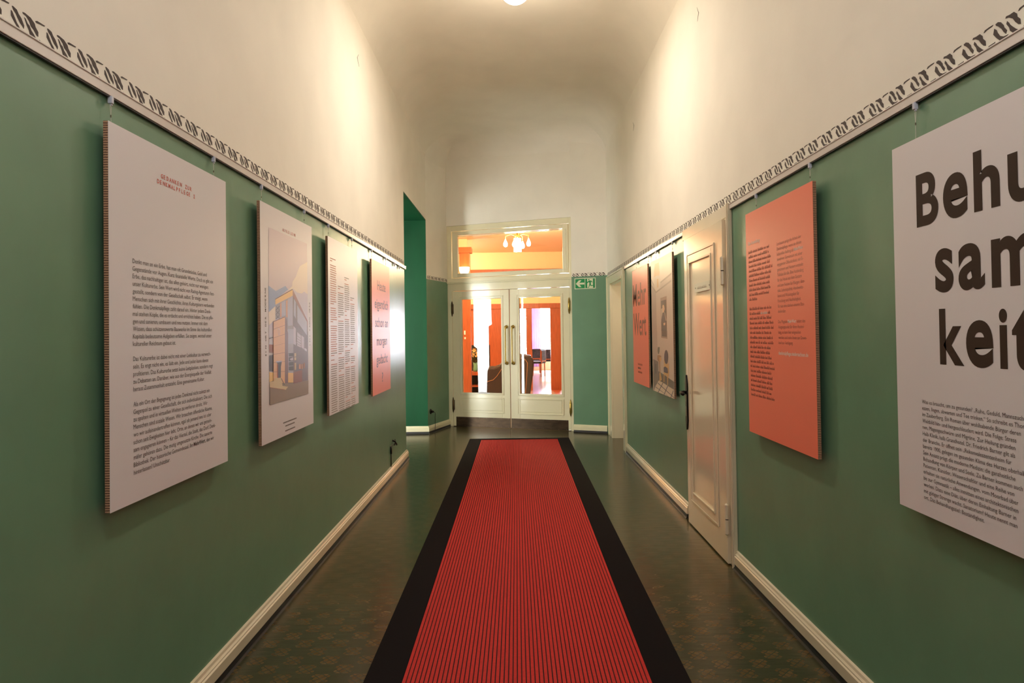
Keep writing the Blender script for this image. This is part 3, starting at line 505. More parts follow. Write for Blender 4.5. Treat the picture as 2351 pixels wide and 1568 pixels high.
def leaf(u0, u1, p0, p1, pz0, pz1, hu, hinge_u, hm, kick0, kick1, hl):
    mb = MB(); mb.fbox(DF, u0, p0, .010, 2.099, -.045, 0, 'cream'); mb.fbox(DF, p1, u1, .010, 2.099, -.045, 0, 'cream')
    mb.fbox(DF, p0, p1, pz1, 2.099, -.045, 0, 'cream'); mb.fbox(DF, p0, p1, .010, pz0, -.045, 0, 'cream')
    lf = build('door_leaf', mb, d1, bevel=.002)
    mb = MB(); ring(mb, DF, p0-.036, p1+.036, pz0-.018, pz1+.046, .012, 0, .009, 'cream'); ring(mb, DF, p0-.022, p1+.022, pz0-.006, pz1+.03, .022, 0, .005, 'cream')
    build('glazing_bead', mb, lf, bevel=.003)
    mb = MB(); ring(mb, DF, p0-.040, p1+.032, .222, .456, .011, 0, .009, 'cream'); ring(mb, DF, p0-.004, p1+.002, .257, .440, .006, 0, .007, 'cream'); mb.fbox(DF, p0+.002, p1-.004, .263, .434, 0, .0035, 'cream')
    build('bottom_panel', mb, lf, bevel=.003)
    build('glass_pane', MB().fbox(DF, p0, p1, pz0, pz1, -.026, -.020, 'glass'), lf, label='clear bevelled glass pane')
    mb = MB().fbox(DF, kick0, kick1, .004, .153, 0, .003, 'kick')
    rr = random.Random(3)
    for zz in (.143, .018):
        for k in range(8):
            u = kick0+.03+(kick1-kick0-.06)*k/7; mb.lathe(DF.p(u, zz, 0), [(.004, .0035), (.003, .005), (.001, .0058)], 'steel', 6, DF)
    build('kick_plate', mb, lf, label='brown metal kick plate with small screws')
    mb = MB(); z0, z1 = .984, 1.534
    for z in (z0, z1):
        mb.lathe(DF.p(hu, z, 0), [(.026, .0), (.026, .005), (.018, .010), (.012, .014), (.010, .045), (.014, .052), (.012, .062), (.004, .066)], 'brass', 16, DF)
    mb.tube([DF.p(hu, z0-.012, .055), DF.p(hu, z0+.02, .055), DF.p(hu, z0+.05, .055), DF.p(hu, z1-.05, .055), DF.p(hu, z1-.02, .055), DF.p(hu, z1+.012, .055)], [.011, .014, .009, .009, .014, .011], 'brass', 12)
    build('pull_handle', mb, lf, label='long vertical brass pull handle', smooth=True)
    for za, zb in ((1.706, 1.946), (.215, .457)):
        mb = MB(); c = hinge_u; h = zb-za
        mb.tube([DF.p(c, za, .018), DF.p(c, za+.018, .018), DF.p(c, za+.024, .018), DF.p(c, za+.05, .018), DF.p(c, za+.052, .018), DF.p(c, zb-.052, .018), DF.p(c, zb-.05, .018), DF.p(c, zb-.024, .018), DF.p(c, zb-.018, .018), DF.p(c, zb, .018)],
                [.003, .008, .011, .013, .016, .016, .013, .011, .008, .003], hm, 12)
        mb.fbox(DF, c-.018, c+.018, za+.045, zb-.045, .0, .012, hm)
        build('hinge', mb, lf, label=hl, smooth=True)
    return lf
leaf(.077, 1.021, .231, .889, .516, 1.967, .975, .078, 'bronze', .120, 1.019, 'dark bronze barrel hinge')
leaf(1.031, 1.966, 1.180, 1.829, .514, 1.968, 1.082, 1.966, 'brass', 1.037, 1.926, 'brass barrel hinge')
build('meeting_edge', MB().fbox(DF, 1.019, 1.033, .01, 2.1, -.05, -.012, 'orange'), d1, label='unpainted orange wood seen between the leaves')
# paper slip on the sill of the left pane
o = build('paper_slip', MB().fbox(DF, .495, .69, .517, .533, .0092, .012, 'white'), label='small white paper slip lying on the bead under the left glass pane', cat='paper', loc=DF.p(.59, .517, .01))

# ------------------------------------------------------------------ closed door on the right wall
d2 = thing('door_2', (XR, 4.66, 0), kind='structure')
mb = MB(); mb.fbox(RF, -5.235, -5.07, 0, 2.125, 0, .012, 'creamr'); mb.fbox(RF, -4.21, -4.112, 0, 2.20, 0, .018, 'creamr'); mb.fbox(RF, -4.150, -4.112, 0, 2.208, .018, .026, 'creamr'); mb.fbox(RF, -4.135, -4.120, 0, 2.208, .026, .031, 'creamr')
mb.fbox(RF, -5.235, -4.15, 2.128, 2.206, 0, .022, 'creamr')
build('casing', mb, d2, bevel=.003)
u0, u1 = -5.125, -4.185
mb = MB().fbox(RF, u0, u1, .008, 2.122, .012, .040, 'creamr')
lf = build('door_leaf', mb, d2, bevel=.004)
mb = MB(); ring(mb, RF, -5.02, -4.34, .190, 2.00, .014, .040, .049, 'creamr', .014); ring(mb, RF, -5.006, -4.354, .204, 1.986, .052, .040, .046, 'creamr', .052); ring(mb, RF, -4.955, -4.405, .255, 1.94, .014, .040, .053, 'creamr', .014)
build('panel_moulding', mb, lf, bevel=.004)
for za, zb in ((1.72, 1.885), (.196, .372)):
    mb = MB(); c = RF.p(-4.172, 0, .046); zm = (za+zb)/2
    mb.tube([c+Vector((0, 0, za-.008)), c+Vector((0, 0, za)), c+Vector((0, 0, zm-.003))], [.005, .013, .013], 'creamr', 12)
    mb.tube([c+Vector((0, 0, zm+.003)), c+Vector((0, 0, zb)), c+Vector((0, 0, zb+.008))], [.013, .013, .005], 'creamr', 12)
    mb.tube([c+Vector((0, 0, zm-.003)), c+Vector((0, 0, zm+.003))], .009, 'iron', 12)
    build('hinge', mb, lf, label='painted barrel hinge with dark gap', smooth=False)
# long iron lock plate with pointed ends, steel middle
uc = -5.092
mb = MB().fpoly(RF, [(uc-0.0043, 1.108), (uc+0.0043, 1.106), (uc+0.0087, 1.09), (uc+0.0174, 1.07), (uc+0.0247, 1.045), (uc+0.0247, 1.0), (uc+0.0203, .985), (uc+0.0247, .965), (uc+0.0247, .80), (uc+0.0275, .77), (uc+0.0174, .745), (uc+0.0087, .715), (uc, .700), (uc-0.0087, .715), (uc-0.0174, .745), (uc-0.0275, .77), (uc-0.0247, .80), (uc-0.0247, .965), (uc-0.0203, .985), (uc-0.0247, 1.0), (uc-0.0247, 1.045), (uc-0.0145, 1.065), (uc-0.0087, 1.09)], .040, .051, 'iron')
mb.fbox(RF, uc-0.0174, uc+0.0174, .80, .955, .051, .053, 'steel'); mb.fbox(RF, uc-0.0043, uc+0.0043, .875, .905, .053, .0535, 'iron'); mb.lathe(RF.p(uc, .905, .053), [(.005, 0), (.005, .0006)], 'iron', 10, RF)
build('lock_plate', mb, lf, label='long black iron lock plate with pointed ends and keyhole', bevel=.001)
mb = MB().tube([RF.p(uc, .978, .044), RF.p(uc, .978, .060), RF.p(uc, .978, .066), RF.p(uc, .978, .078), RF.p(uc+.012, .978, .092), RF.p(uc+.03, .978, .098), RF.p(uc+.07, .977, .099), RF.p(uc+.10, .975, .098), RF.p(uc+.115, .974, .096)], [.013, .012, .016, .013, .012, .011, .013, .014, .008], 'iron', 12)
mb.lathe(RF.p(uc, .978, .044), [(.016, 0), (.016, .003), (.011, .006)], 'brass', 14, RF)
build('door_handle', mb, lf, label='black iron lever handle', smooth=True)
mb = MB(); mb.fbox(RF, -4.792, -4.404, 1.704, 1.764, .048, .053, 'plate')
for u in (-4.765, -4.43): mb.lathe(RF.p(u, 1.734, .053), [(.005, 0), (.004, .0015)], 'iron', 8, RF)
rr = random.Random(11); u = -4.715
while u < -4.50:
    w = rr.uniform(.006, .011); mb.fbox(RF, u, u+w*.35, 1.724, 1.724+rr.choice((.013, .019)), .053, .0533, 'inkg'); mb.fbox(RF, u, u+w, 1.724, 1.727, .053, .0533, 'inkg'); u += w+.004
build('name_plate', mb, lf, label='clear screwed name plate with faint grey lettering')

# ------------------------------------------------------------------ open doorway at the far right
d3 = thing('door_3', (XR, 8.7, 0), kind='structure')
mb = MB(); mb.fbox(RF, -8.29, -8.085, 0, 2.205, 0, .02, 'cream'); mb.fbox(RF, -8.12, -8.085, 0, 2.205, .02, .03, 'cream')
mb.fbox(RF, -9.56, -9.20, .0, 2.20, 0, .02, 'cream'); mb.fbox(RF, -9.24, -9.20, .0, 2.1, .02, .028, 'cream'); mb.fbox(RF, -9.56, -9.50, .0, 2.2, .02, .03, 'cream')
mb.fbox(RF, -9.20, -8.29, 2.085, 2.20, 0, .02, 'cream'); mb.fbox(RF, -9.24, -8.26, 2.085, 2.12, .02, .028, 'cream'); mb.fbox(RF, -9.56, -8.085, 2.190, 2.207, 0, .030, 'cream')
build('casing', mb, d3, bevel=.003)
mb = MB(); mb.fbox(RF, -9.235, -9.20, .0, 2.085, -.15, 0, 'cream'); mb.fbox(RF, -8.29, -8.255, 0, 2.085, -.15, 0, 'cream'); mb.fbox(RF, -9.2, -8.29, 2.06, 2.088, -.15, 0, 'cream')
build('lining', mb, d3, bevel=.002)

# ------------------------------------------------------------------ carpet runner
cx, th = .036, -.003
CF = lambda x, y, z: (cx + (y-5.0)*.003 + x, y, z)
def cbox(mb, x0, x1, y0, y1, z0, z1, m):
    return mb.add([CF(x0,y0,z0),CF(x1,y0,z0),CF(x1,y1,z0),CF(x0,y1,z0),CF(x0,y0,z1),CF(x1,y0,z1),CF(x1,y1,z1),CF(x0,y1,z1)],
                  [(0,3,2,1),(4,5,6,7),(0,1,5,4),(1,2,6,5),(2,3,7,6),(3,0,4,7)], m)
run = thing('carpet_runner', (cx, 5.0, 0), 'long red ribbed carpet runner with wide charcoal border along the corridor floor', 'carpet')
mb = MB(); YB = -3.0; YF = 9.27
cbox(mb, -.672, -.514, YB, YF, .001, .009, 'carpetb'); cbox(mb, .514, .672, YB, YF, .001, .009, 'carpetb'); cbox(mb, -.514, .514, YF-.105, YF, .001, .009, 'carpetb'); cbox(mb, -.514, .514, YB, YB+.1, .001, .009, 'carpetb')
build('carpet_border', mb, run, label='charcoal felt border')
mb = MB(); cbox(mb, -.514, .514, YB+.1, YF-.105, .001, .0045, 'carpetg')
NR = 56; pw = 1.028/NR
for k in range(NR):
    x = -.514+k*pw; cbox(mb, x+pw*.14, x+pw*.86, YB+.1, YF-.105, .0045, .0085, 'carpetr')
build('ribbed_inlay', mb, run, label='red ribs with dark grooves')

for F, wall, pts in ((LF, wl, [(5.628, 3.777), (5.575, 3.73), (5.640, 3.68)]), (RF, bpy.data.objects['wall_right'], [(-4.79, 3.728), (-4.745, 3.668), (-4.785, 3.625)]), (RF, bpy.data.objects['wall_right'], [(-7.393, 3.719), (-7.32, 3.66), (-7.374, 3.62)])):
    build('wall_crack', MB().tube([F.p(u, z, .0005) for u, z in pts], [.001, .003, .001], 'inkg', 5), wall, label='small dark curved scratch in the plaster')

# ------------------------------------------------------------------ display boards
BH, BW, BT = 1.189, .841, .016
def board(F, u0, z1, face, label, prints, nface, group='display boards hung on the corridor walls'):
    t = thing('display_board', tuple(F.p(u0+BW/2, z1-BH, nface-BT)), label, 'display board', group)
    build('core', MB().fbox(F, u0+.0004, u0+BW-.0004, z1-BH+.0004, z1-.0004, nface-BT, nface-.001, 'core'), t, label='brown honeycomb cardboard core')
    build('printed_face', MB().fbox(F, u0, u0+BW, z1-BH, z1, nface-.001, nface, face), t, bevel=0)
    N = nface+.0006
    prints(t, F, u0, z1-BH, N)
    return t
def lines(mb, F, rows, u, z, lead, size, m, n, xs, bold=.006, bolds=()):
    for r in rows:
        if r:
            parts = [r]
            for b in bolds:
                if b[0] in r: i = r.index(b[0]); parts = [r[:i], b[0], r[i+len(b[0]):]]
            uu = u
            for k, p in enumerate(parts):
                if not p.strip(): continue
                lead_sp = len(p)-len(p.lstrip()); s = p.strip()
                mm, bo = (bolds[0][1], .022) if len(parts) == 3 and k == 1 else (m, bold)
                uu += lead_sp*.3*size*xs
                put_text(mb, F, s, uu, z, size, mm, n, xs=xs, bold=bo)
                uu += glyphs(s, bo)[2]*size*xs + .3*size*xs*(1 if p.endswith(' ') else 0)
        z -= lead
    return z
def spaced(mb, F, s, u, z, length, size, m, n, up=False, bold=.01):
    k = length/len(s)
    for i, c in enumerate(s):
        if c == ' ': continue
        if up: put_text(mb, F, c, u, z+k*i+k/2, size, m, n, up=True, bold=bold, align='l', xs=1)
        else: put_text(mb, F, c, u+k*i, z, size, m, n, bold=bold)

NL, NR_ = -1.224-XL, XR-1.283
# 1: thoughts on monument care
def p1(t, F, u0, z0, N):
    mb = MB(); spaced(mb, F, 'GEDANKEN ZUR', 2.358, 1.997, .232, .0205, 'inkred', N, bold=.03); spaced(mb, F, 'DENKMALPFLEGE 2', 2.333, 1.974, .285, .0205, 'inkred', N, bold=.03)
    build('red_heading', mb, t, label='red capital letters GEDANKEN ZUR DENKMALPFLEGE 2')
    mb = MB(); a = ['Denkt man an ein Erbe, hat man oft Grundstücke, Geld und', 'Gegenstände vor Augen. Kurz: finanzielle Werte. Doch es gibt ein', 'Erbe, das nachhaltiger ist, das allen gehört, nicht nur wenigen:', 'unser Kulturerbe. Sein Wert wird nicht von Rating-Agenturen fest-', 'gestellt, sondern von der Gesellschaft selbst. Er steigt, wenn', 'Menschen sich mit ihrer Geschichte, ihren Kulturgütern verbunden', 'fühlen. Die Denkmalpflege zahlt darauf ein. Hinter jedem Denk-', 'mal stehen Köpfe, die es erdacht und errichtet haben. Die es pfle-', 'gen und sanieren, umbauen und neu nutzen. Immer mit dem', 'Wissen, dass schützenswerte Bauwerke im Sinne des kulturellen', 'Kapitals bedeutsame Aufgaben erfüllen. Sie zeigen, worauf unser', 'kultureller Reichtum gebaut ist.', '',
         'Das Kulturerbe ist dabei nicht mit einer Leitkultur zu verwech-', 'seln. Es engt nicht ein, es lädt ein. Jede und jeder kann davon', 'profitieren. Das Kulturerbe setzt keine Leitplanken, sondern regt', 'zu Debatten an. Darüber, wie aus der Energiequelle der Vielfalt', 'heraus Zusammenhalt entsteht. Eine gemeinsame Kultur.', '',
         'Als ein Ort der Begegnung ist jedes Denkmal nicht zuletzt ein', 'Gegenpol zu einer Gesellschaft, die sich individualisiert. Die sich', 'zu spalten und in virtuellen Welten zu verlieren droht. Wir', 'Menschen sind soziale Wesen. Wir brauchen öffentliche Räume,', 'wo wir aufeinandertreffen können, egal ob jemand neu ist oder', 'schon seit Ewigkeiten hier lebt. Orte, an denen wir uns gemein-', 'sam engagieren können – für das Viertel, die Stadt, das Dorf. Denk-', 'mäler gehören dazu. Die mutig umgenutzte Kirche. Die sanierte', 'Bibliothek. Der historische Gemeindesaal. Ihr MehrWert, den wir', 'hinterlassen? Unschätzbar.']
    z = 1.6815
    for r in a:
        if r: mb = MB(); lines(mb, F, [r], 2.179, z, .02427, .0212, 'ink', N, 1.03, bold=.0, bolds=[('MehrWert', 'ink')]); build('text_line', mb, t, kind='stuff')
        z -= .02427
B1 = board(LF, 2.052, 2.102, 'board', 'white display board with long German text and small red heading, nearest on the left wall', p1, NL)

COLR = dict(sky=(214,198,206), skylow=(206,196,210), blue=(150,168,206), cloud=(238,222,204), bgwall=(200,196,208), dark=(86,82,92), brown=(150,96,86), wall1=(238,190,148), wall2=(246,204,132), glassd=(160,154,166), glass=(184,182,200), glass2=(176,172,184), band=(246,200,124), roof=(120,84,78), wallr=(232,172,140), facade=(128,112,120), roofr=(160,116,112), darkband=(120,106,114), pane=(206,196,210), creamw=(226,204,176), orange=(214,150,110), tower2=(138,110,116), joint=(176,122,104), rust=(168,84,60), ground=(156,136,122), path=(222,200,160),
            ceil=(232,214,192), mold=(176,154,134), gold=(212,170,110), crystal=(224,206,184), leftwall=(190,170,156), frame=(172,140,120), pdark=(112,102,94), skin=(220,184,150), sleeve=(206,188,166), dress=(104,100,96), wains=(128,118,110), skirt=(112,104,94), floor=(222,204,180), vase=(128,126,108), console=(176,138,104), roomwall=(208,188,170))
for k, c in COLR.items(): M['pr_'+k] = mat('print '+k, c, .42)
def picture(t, F, u0, z0, N, polys, name, label):
    mb = MB(); n = N
    for c, pts in polys:
        n += .00003; q = [(u0+x, z0+y) for x, y in pts]; r = [q[0]]
        for p in q[1:]:
            if abs(p[0]-r[-1][0])+abs(p[1]-r[-1][1]) > 1e-4: r.append(p)
        if len(r) >= 3: mb.fface(F, r, n, 'pr_'+c)
    build(name, mb, t, label=label)
# 2: photograph of the factory
def p2(t, F, u0, z0, N):
    picture(t, F, u0, z0, N, PHOTO_FACTORY, 'photo_print', 'printed photo of a modernist glass cornered factory under a cloudy sky')
    mb = MB(); spaced(mb, F, 'ALFELD LEINE', 3.602, 1.998, .225, .022, 'inkred', N); build('caption', mb, t, label='small red capitals above the photo', kind='stuff')
    mb = MB(); spaced(mb, F, 'EIN ORT DER MODERNE', 3.352, 1.334, .345, .022, 'ink', N, up=True, bold=.02); build('caption', mb, t, label='upright dark capitals left of the photo', kind='stuff')
    mb = MB(); spaced(mb, F, '1911 FAGUS WERK', 4.074, 1.375, .262, .022, 'inkg', N, up=True, bold=.02); build('caption', mb, t, label='upright grey capitals right of the photo', kind='stuff')
    mb = MB(); rr = random.Random(4)
    for (a, b, z) in ((3.587, 3.805, .978), (3.62, 3.775, .958), (3.618, 3.778, .932)):
        u = a
        while u < b-.004: w = rr.uniform(.008, .022); mb.fbox(F, u, min(u+w, b), z, z+.0065, N-.0003, N, 'inkg'); u += w+.003
    build('fine_print', mb, t, kind='stuff', label='three short rows of illegible fine print')
B2 = board(LF, 3.284, 2.100, 'board', 'white display board with tall factory photo, second on the left wall', p2, NL)
# 3: four columns of small text
def p3(t, F, u0, z0, N):
    mb = MB(); rr = random.Random(8)
    def colmn(a, b, zt, zb, gaps, red):
        z = zt; k = 0
        while z > zb:
            if k not in gaps:
                m = 'inkrl' if (z > red or (k-1) in gaps or (k+1) in gaps) else 'inkgl'
                short = (k+1) in gaps; u = a; e = a+(b-a)*(rr.uniform(.3, .6) if short else rr.uniform(.86, 1))
                while u < e-.006: w = rr.uniform(.012, .034); mb.fbox(F, u, min(u+w, e), z, z+.0062, N-.0003, N, m); u += w+.0035
            z -= .0152; k += 1
    colmn(4.535, 4.692, 1.955, .907, {2, 21, 29, 44, 46}, 1.32)
    colmn(4.730, 4.885, 1.780, .905, {2, 15, 32, 40}, 9 if False else 1.99)
    colmn(4.915, 5.060, 1.855, .90, {2, 17, 19, 34, 42, 58}, 1.99)
    colmn(5.085, 5.225, 1.717, .90, {2, 24, 26, 27, 28, 33, 43, 48}, 1.99)
    build('column_print', mb, t, kind='stuff', label='four columns of tiny red and grey print')
B3 = board(LF, 4.482, 2.099, 'board', 'glossy white display board with four columns of tiny print, third on the left wall', p3, NL)
# 4: coral question
def p4(t, F, u0, z0, N):
    mb = MB(); c = 6.29
    for s, z, w in (('Heute', 1.846, .386), ('eigentlich', 1.679, .632), ('schon an', 1.511, .60), ('morgen', 1.345, .50), ('gedacht', 1.178, .53), ('?', 1.008, .05)):
        mb = MB(); put_text(mb, F, s, c-w/2, z, .122, 'inkpurple', N, width=w, bold=.012, res=5)
        build('question_word', mb, t, kind='stuff' if s == 'schon an' else None, label='grey printed '+('question mark' if s == '?' else 'words '+s))
B4 = board(LF, 5.859, 2.099, 'coral', 'coral display board with grey question text, farthest on the left wall', p4, NL)
# right wall; u = -y
def q0(t, F, u0, z0, N):
    mb = MB(); B = .028
    def g(ch, y0, y1, z, size): mb = MB(); put_text(mb, F, ch, -y0, z, size, 'inkbig', N, width=(y0-y1), bold=B, res=8); build('big_letter', mb, t, label='large printed letter '+ch if ch != '-' else 'large printed hyphen')
    g('B', 2.158, 2.047, 1.761, .224); g('e', 2.024, 1.914, 1.763, .252); g('h', 1.889, 1.787, 1.762, .226); g('u', 1.758, 1.652, 1.762, .252); g('-', 1.625, 1.572, 1.765, .235)
    g('s', 2.070, 1.984, 1.551, .252); g('a', 1.962, 1.852, 1.551, .252); g('m', 1.826, 1.656, 1.549, .255); g('-', 1.625, 1.572, 1.552, .235)
    g('k', 2.056, 1.946, 1.333, .226); g('e', 1.936, 1.826, 1.334, .252); g('i', 1.803, 1.773, 1.333, .228); g('t', 1.757, 1.682, 1.334, .24)
    a = ['Was es braucht, um zu gesunden? „Ruhe, Geduld, Mannszucht,', 'essen, liegen, abwarten und Tee trinken.“ So schreibt es Thomas Mann', 'im Zauberberg. Ein Roman über wohlhabende Bürger deren', 'Weltbild hin- und hergeschleudert wird. Die Folge: Stress', 'nen, Magengeschwüre und Migräne. Zur Heilung gründen', 'Halb Klinik, halb Grandhotel. Dr. Friedrich Barner gilt als', 'der Branche. Er öffnet sein „Rekonvaleszentenheim für', 'bereits 1900, gelegen im gesunden Klima des Harzes oberhalb', 'Sein Ansatz prägt die moderne Medizin: die ganzheitliche', 'Behandlung von Körper und Seele. Zu Barner kommen auch', 'Patienten, Künstler, Wissenschaftler und eine Reihe von', 'erhalten sie natürliche Anwendungen, vom Moorbad über', 'bis zur Gymnastik – alles inmitten eines architektonischen', 'werkes. Dazu eine Diät, über deren Einhaltung Barner in', 'mit gütiger Strenge wacht. Sanatorium? Heute nennt man', 'ort. Das Behandlungsziel: Beständigkeit.']
    z = 1.1995
    for r in a: mb = MB(); lines(mb, F, [r], -2.152, z, .01995, .0172, 'ink', N, 1.0, bold=.0); build('text_line', mb, t, kind='stuff'); z -= .01995
B5 = board(RF, -2.290, 2.038, 'board', 'white display board with very large bold lettering, nearest on the right wall', q0, NR_)
def q1(t, F, u0, z0, N):
    mb = MB(); put_text(mb, F, 'Die Ausstellung', -3.706, 1.897, .026, 'inkwhite', N, width=.172, bold=.02); build('white_heading', mb, t, label='white heading Die Ausstellung'); mb = MB()
    put_text(mb, F, 'denkmalpflege.niedersachsen.de', -3.310, 1.316, .025, 'inkwhite', N, width=.334, bold=.02)
    build('white_address', mb, t, label='white web address')
    b = ['Landesamt prägt die Arbeit der', 'Denkmalpflege, wenn sie diesen', 'kulturellen Auftrag als MehrWert', 'bewahren. Gemeinsam mit einer', 'engagierten Öffentlichkeit, mit Ei-', 'gentümern und Nutzern entsteht', 'Teilhabe für alle. Eine Verbindung', 'für das Heute aus dem Gestern', 'und zum Nutzen für Morgen: Iden-', 'tität, Lebensqualität, Handwerks-', 'kunst und Wissensgeber für', 'Forschung und Nachhaltigkeit,', 'für nun eine starken unserer Bau-', 'denkmäler.', '', 'Das Magazin MehrWert liefert den', 'Ausgangspunkt für diese Ausstel-', 'lung, es kann hier eingesehen', 'werden und steht Ihnen zur Down-', 'load zur Verfügung.']
    z = 1.846
    for r in b:
        if r: mb = MB(); lines(mb, F, [r], -3.306, z, .0252, .0225, 'inkcoral', N, .98, bold=.0, bolds=[('MehrWert', 'inkwhite')]); build('text_line', mb, t, kind='stuff')
        z -= .0252
    mb = MB(); rr = random.Random(21); z = 1.850
    for k in range(31):
        if k not in (11,):
            u = -3.704; e = u+(.12 if k in (10,) else rr.uniform(.29, .34))
            while u < e-.01:
                w = rr.uniform(.02, .075); x = u
                white = (k == 13 and -3.56 < u < -3.46)
                while x < min(u+w, e):   # thin upright strokes: letters too small to read
                    h = rr.choice((.0105, .0105, .016)); mb.fbox(F, x, x+.0024, z, z+h, N-.0003, N, 'inkwhite' if white else 'inkcoral'); x += .0058
                mb.fbox(F, u, min(u+w, e), z+.004, z+.006, N-.0003, N, 'inkwhite' if white else 'inkcoral')
                u += w+.010
        z -= .02555
    build('left_column', mb, t, kind='stuff', label='grey column of illegible small print')
B6 = board(RF, -3.743, 2.072, 'coral', 'coral display board with two columns of text, between the white door and the large lettering', q1, NR_)
def q2(t, F, u0, z0, N):
    mb = MB().fbox(F, u0+.0005, u0+BW-.0005, z0+.0005, z0+BH-.0005, N-.0005, N, 'pr_roomwall'); build('photo_ground', mb, t, label='pale printed wall of the pictured room')
    picture(t, F, u0, z0, N+.0002, PHOTO_ROOM, 'photo_print', 'printed photo of a bright room with chandelier, portrait, oval chair and tiled floor')
B7 = board(RF, -6.334, 2.078, 'board', 'display board with full photo of an old room with chair and portrait', q2, NR_)
def q3(t, F, u0, z0, N):
    mb = MB(); put_text(mb, F, 'Mehr', -7.313, 1.706, .325, 'inkmehr', N, width=.72, bold=.012, res=6); put_text(mb, F, 'Wert', -7.300, 1.402, .325, 'inkmehr', N, width=.69, bold=.012, res=6)
    build('big_heading', mb, t, label='large grey words Mehr Wert')
    mb = MB(); put_text(mb, F, 'MehrWert', -7.083, 1.050, .032, 'ink', N, width=.16, bold=.02)
    for (z, w) in ((1.090, .24), (1.010, .22)):
        u = -7.083
        while u < -7.083+w: mb.fbox(F, u, u+.0035, z, z+.018, N-.0003, N, 'inkcoral'); u += .009
    build('fine_print', mb, t, kind='stuff', label='three short rows of small print')
B8 = board(RF, -7.345, 2.085, 'coral', 'coral display board reading Mehr Wert, next to the far doorway', q3, NR_)

# hanging cords with their clips
proto = None
def cord(F, u, zr, zp, t):
    mb = MB(); mb.fbox(F, u-.006, u+.006, zr-.020, zr+.003, .006, .020, 'clip'); mb.fbox(F, u-.0025, u+.006, zr-.026, zr-.020, .010, .016, 'clip')
    cm = mb
    ln = zr-zp
    mb = MB()
    lo = min(.045, ln*.4)
    mb.tube([F.p(u-.001, zr-.022, .013), F.p(u-.0035, zr-.03, .013), F.p(u, zr-lo-.02, .013)], .0008, 'wire', 5)
    mb.tube([F.p(u+.001, zr-.022, .013), F.p(u+.0035, zr-.03, .013), F.p(u, zr-lo-.02, .013)], .0008, 'wire', 5)
    mb.tube([F.p(u, zr-lo-.018, .013), F.p(u, zr-lo-.026, .013)], .0022, 'steel', 6)
    mb.tube([F.p(u, zr-lo-.02, .013), F.p(u, zp-.03, .014)], .001, 'wire', 6)
    hc = build('hanging_cord', mb, t, label='thin pale cord up to the rail')
    build('clip', cm, hc, bevel=.0015, label='small pale plastic clip')
for u, t in ((2.113, B1), (2.84, B1), (3.38, B2), (4.07, B2), (4.60, B3), (5.27, B3), (6.0, B4), (6.66, B4)): cord(LF, u, 2.194, 2.10, t)
for y, zp, t in ((1.55, 2.037, B5), (2.205, 2.037, B5), (2.993, 2.072, B6), (3.66, 2.072, B6)): cord(RF, -y, 2.167, zp, t)
for y, zp, t in ((5.60, 2.078, B7), (6.25, 2.078, B7), (6.60, 2.085, B8), (7.24, 2.085, B8)): cord(RF, -y, 2.173, zp, t)
for y, lab in ((7.15, 'spare rail clip just beyond the coral question board'), (7.45, 'spare rail clip nearest the end of the left rail')):
    build('rail_clip', MB().fbox(LF, y-.008, y+.008, 2.168, 2.195, .004, .020, 'clip').fbox(LF, y-.004, y+.004, 2.158, 2.168, .008, .016, 'steel'), label=lab, cat='clip', group='spare clips on the left picture rail', bevel=.002, loc=LF.p(y, 2.17, 0))

# ------------------------------------------------------------------ exit sign
SF = Frame(*tuple(EF.p(.046, 0, 0))[:2], EF.u.x, EF.u.y); s0, s1 = 2.057, 2.213; h = s1-s0; w = .314
sg = thing('exit_sign', tuple(EF.p(.046+w/2, s0, 0)), 'green and white emergency exit sign with arrow and running figure', 'sign')
build('sign_plate', MB().fbox(SF, 0, w, s0, s1, 0, .004, 'signwhite'), sg, bevel=.001)
mb = MB(); b = .010; mid = .157
sq = lambda x, y: (b+x*(mid-b-.004), s0+b+y*(h-2*b)); rq = lambda x, y: (mid+.004+x*(w-b-mid-.004), s0+b+y*(h-2*b))
mb.fface(SF, [sq(0,0), sq(1,0), sq(1,1), sq(0,1)], .0045, 'signgreen')
mb.fface(SF, [sq(.06,.5), sq(.40,.86), sq(.66,.86), sq(.44,.60), sq(.96,.60), sq(.96,.40), sq(.44,.40), sq(.66,.14), sq(.40,.14)], .005, 'signwhite')
build('arrow_symbol', mb, sg, label='white arrow pointing left on green')
mb = MB(); mb.fface(SF, [rq(0,0), rq(1,0), rq(1,1), rq(0,1)], .0045, 'signgreen'); mb.fface(SF, [rq(.20,.02), rq(.80,.02), rq(.80,.98), rq(.20,.98)], .005, 'signwhite')
mb.fface(SF, [rq(.38+.07*math.cos(k*math.pi/6), .88+.065*math.sin(k*math.pi/6)) for k in range(12)], .0055, 'signgreen')
for poly in ([(.33,.76),(.50,.80),(.60,.72),(.57,.45),(.44,.42),(.42,.55)], [(.50,.78),(.66,.76),(.76,.60),(.70,.56),(.60,.68),(.5,.7)], [(.36,.76),(.22,.66),(.12,.52),(.18,.48),(.30,.58),(.42,.66)],
             [(.48,.46),(.58,.46),(.62,.28),(.88,.32),(.90,.24),(.56,.18),(.54,.22)], [(.44,.48),(.54,.44),(.46,.22),(.34,.04),(.26,.02),(.24,.06),(.34,.12)], [(.86,.20),(.96,.32),(.92,.36),(.84,.28)]):
    mb.fface(SF, [rq(*p) for p in poly], .0056, 'signgreen')
build('running_figure', mb, sg, label='green running figure in a white doorway')

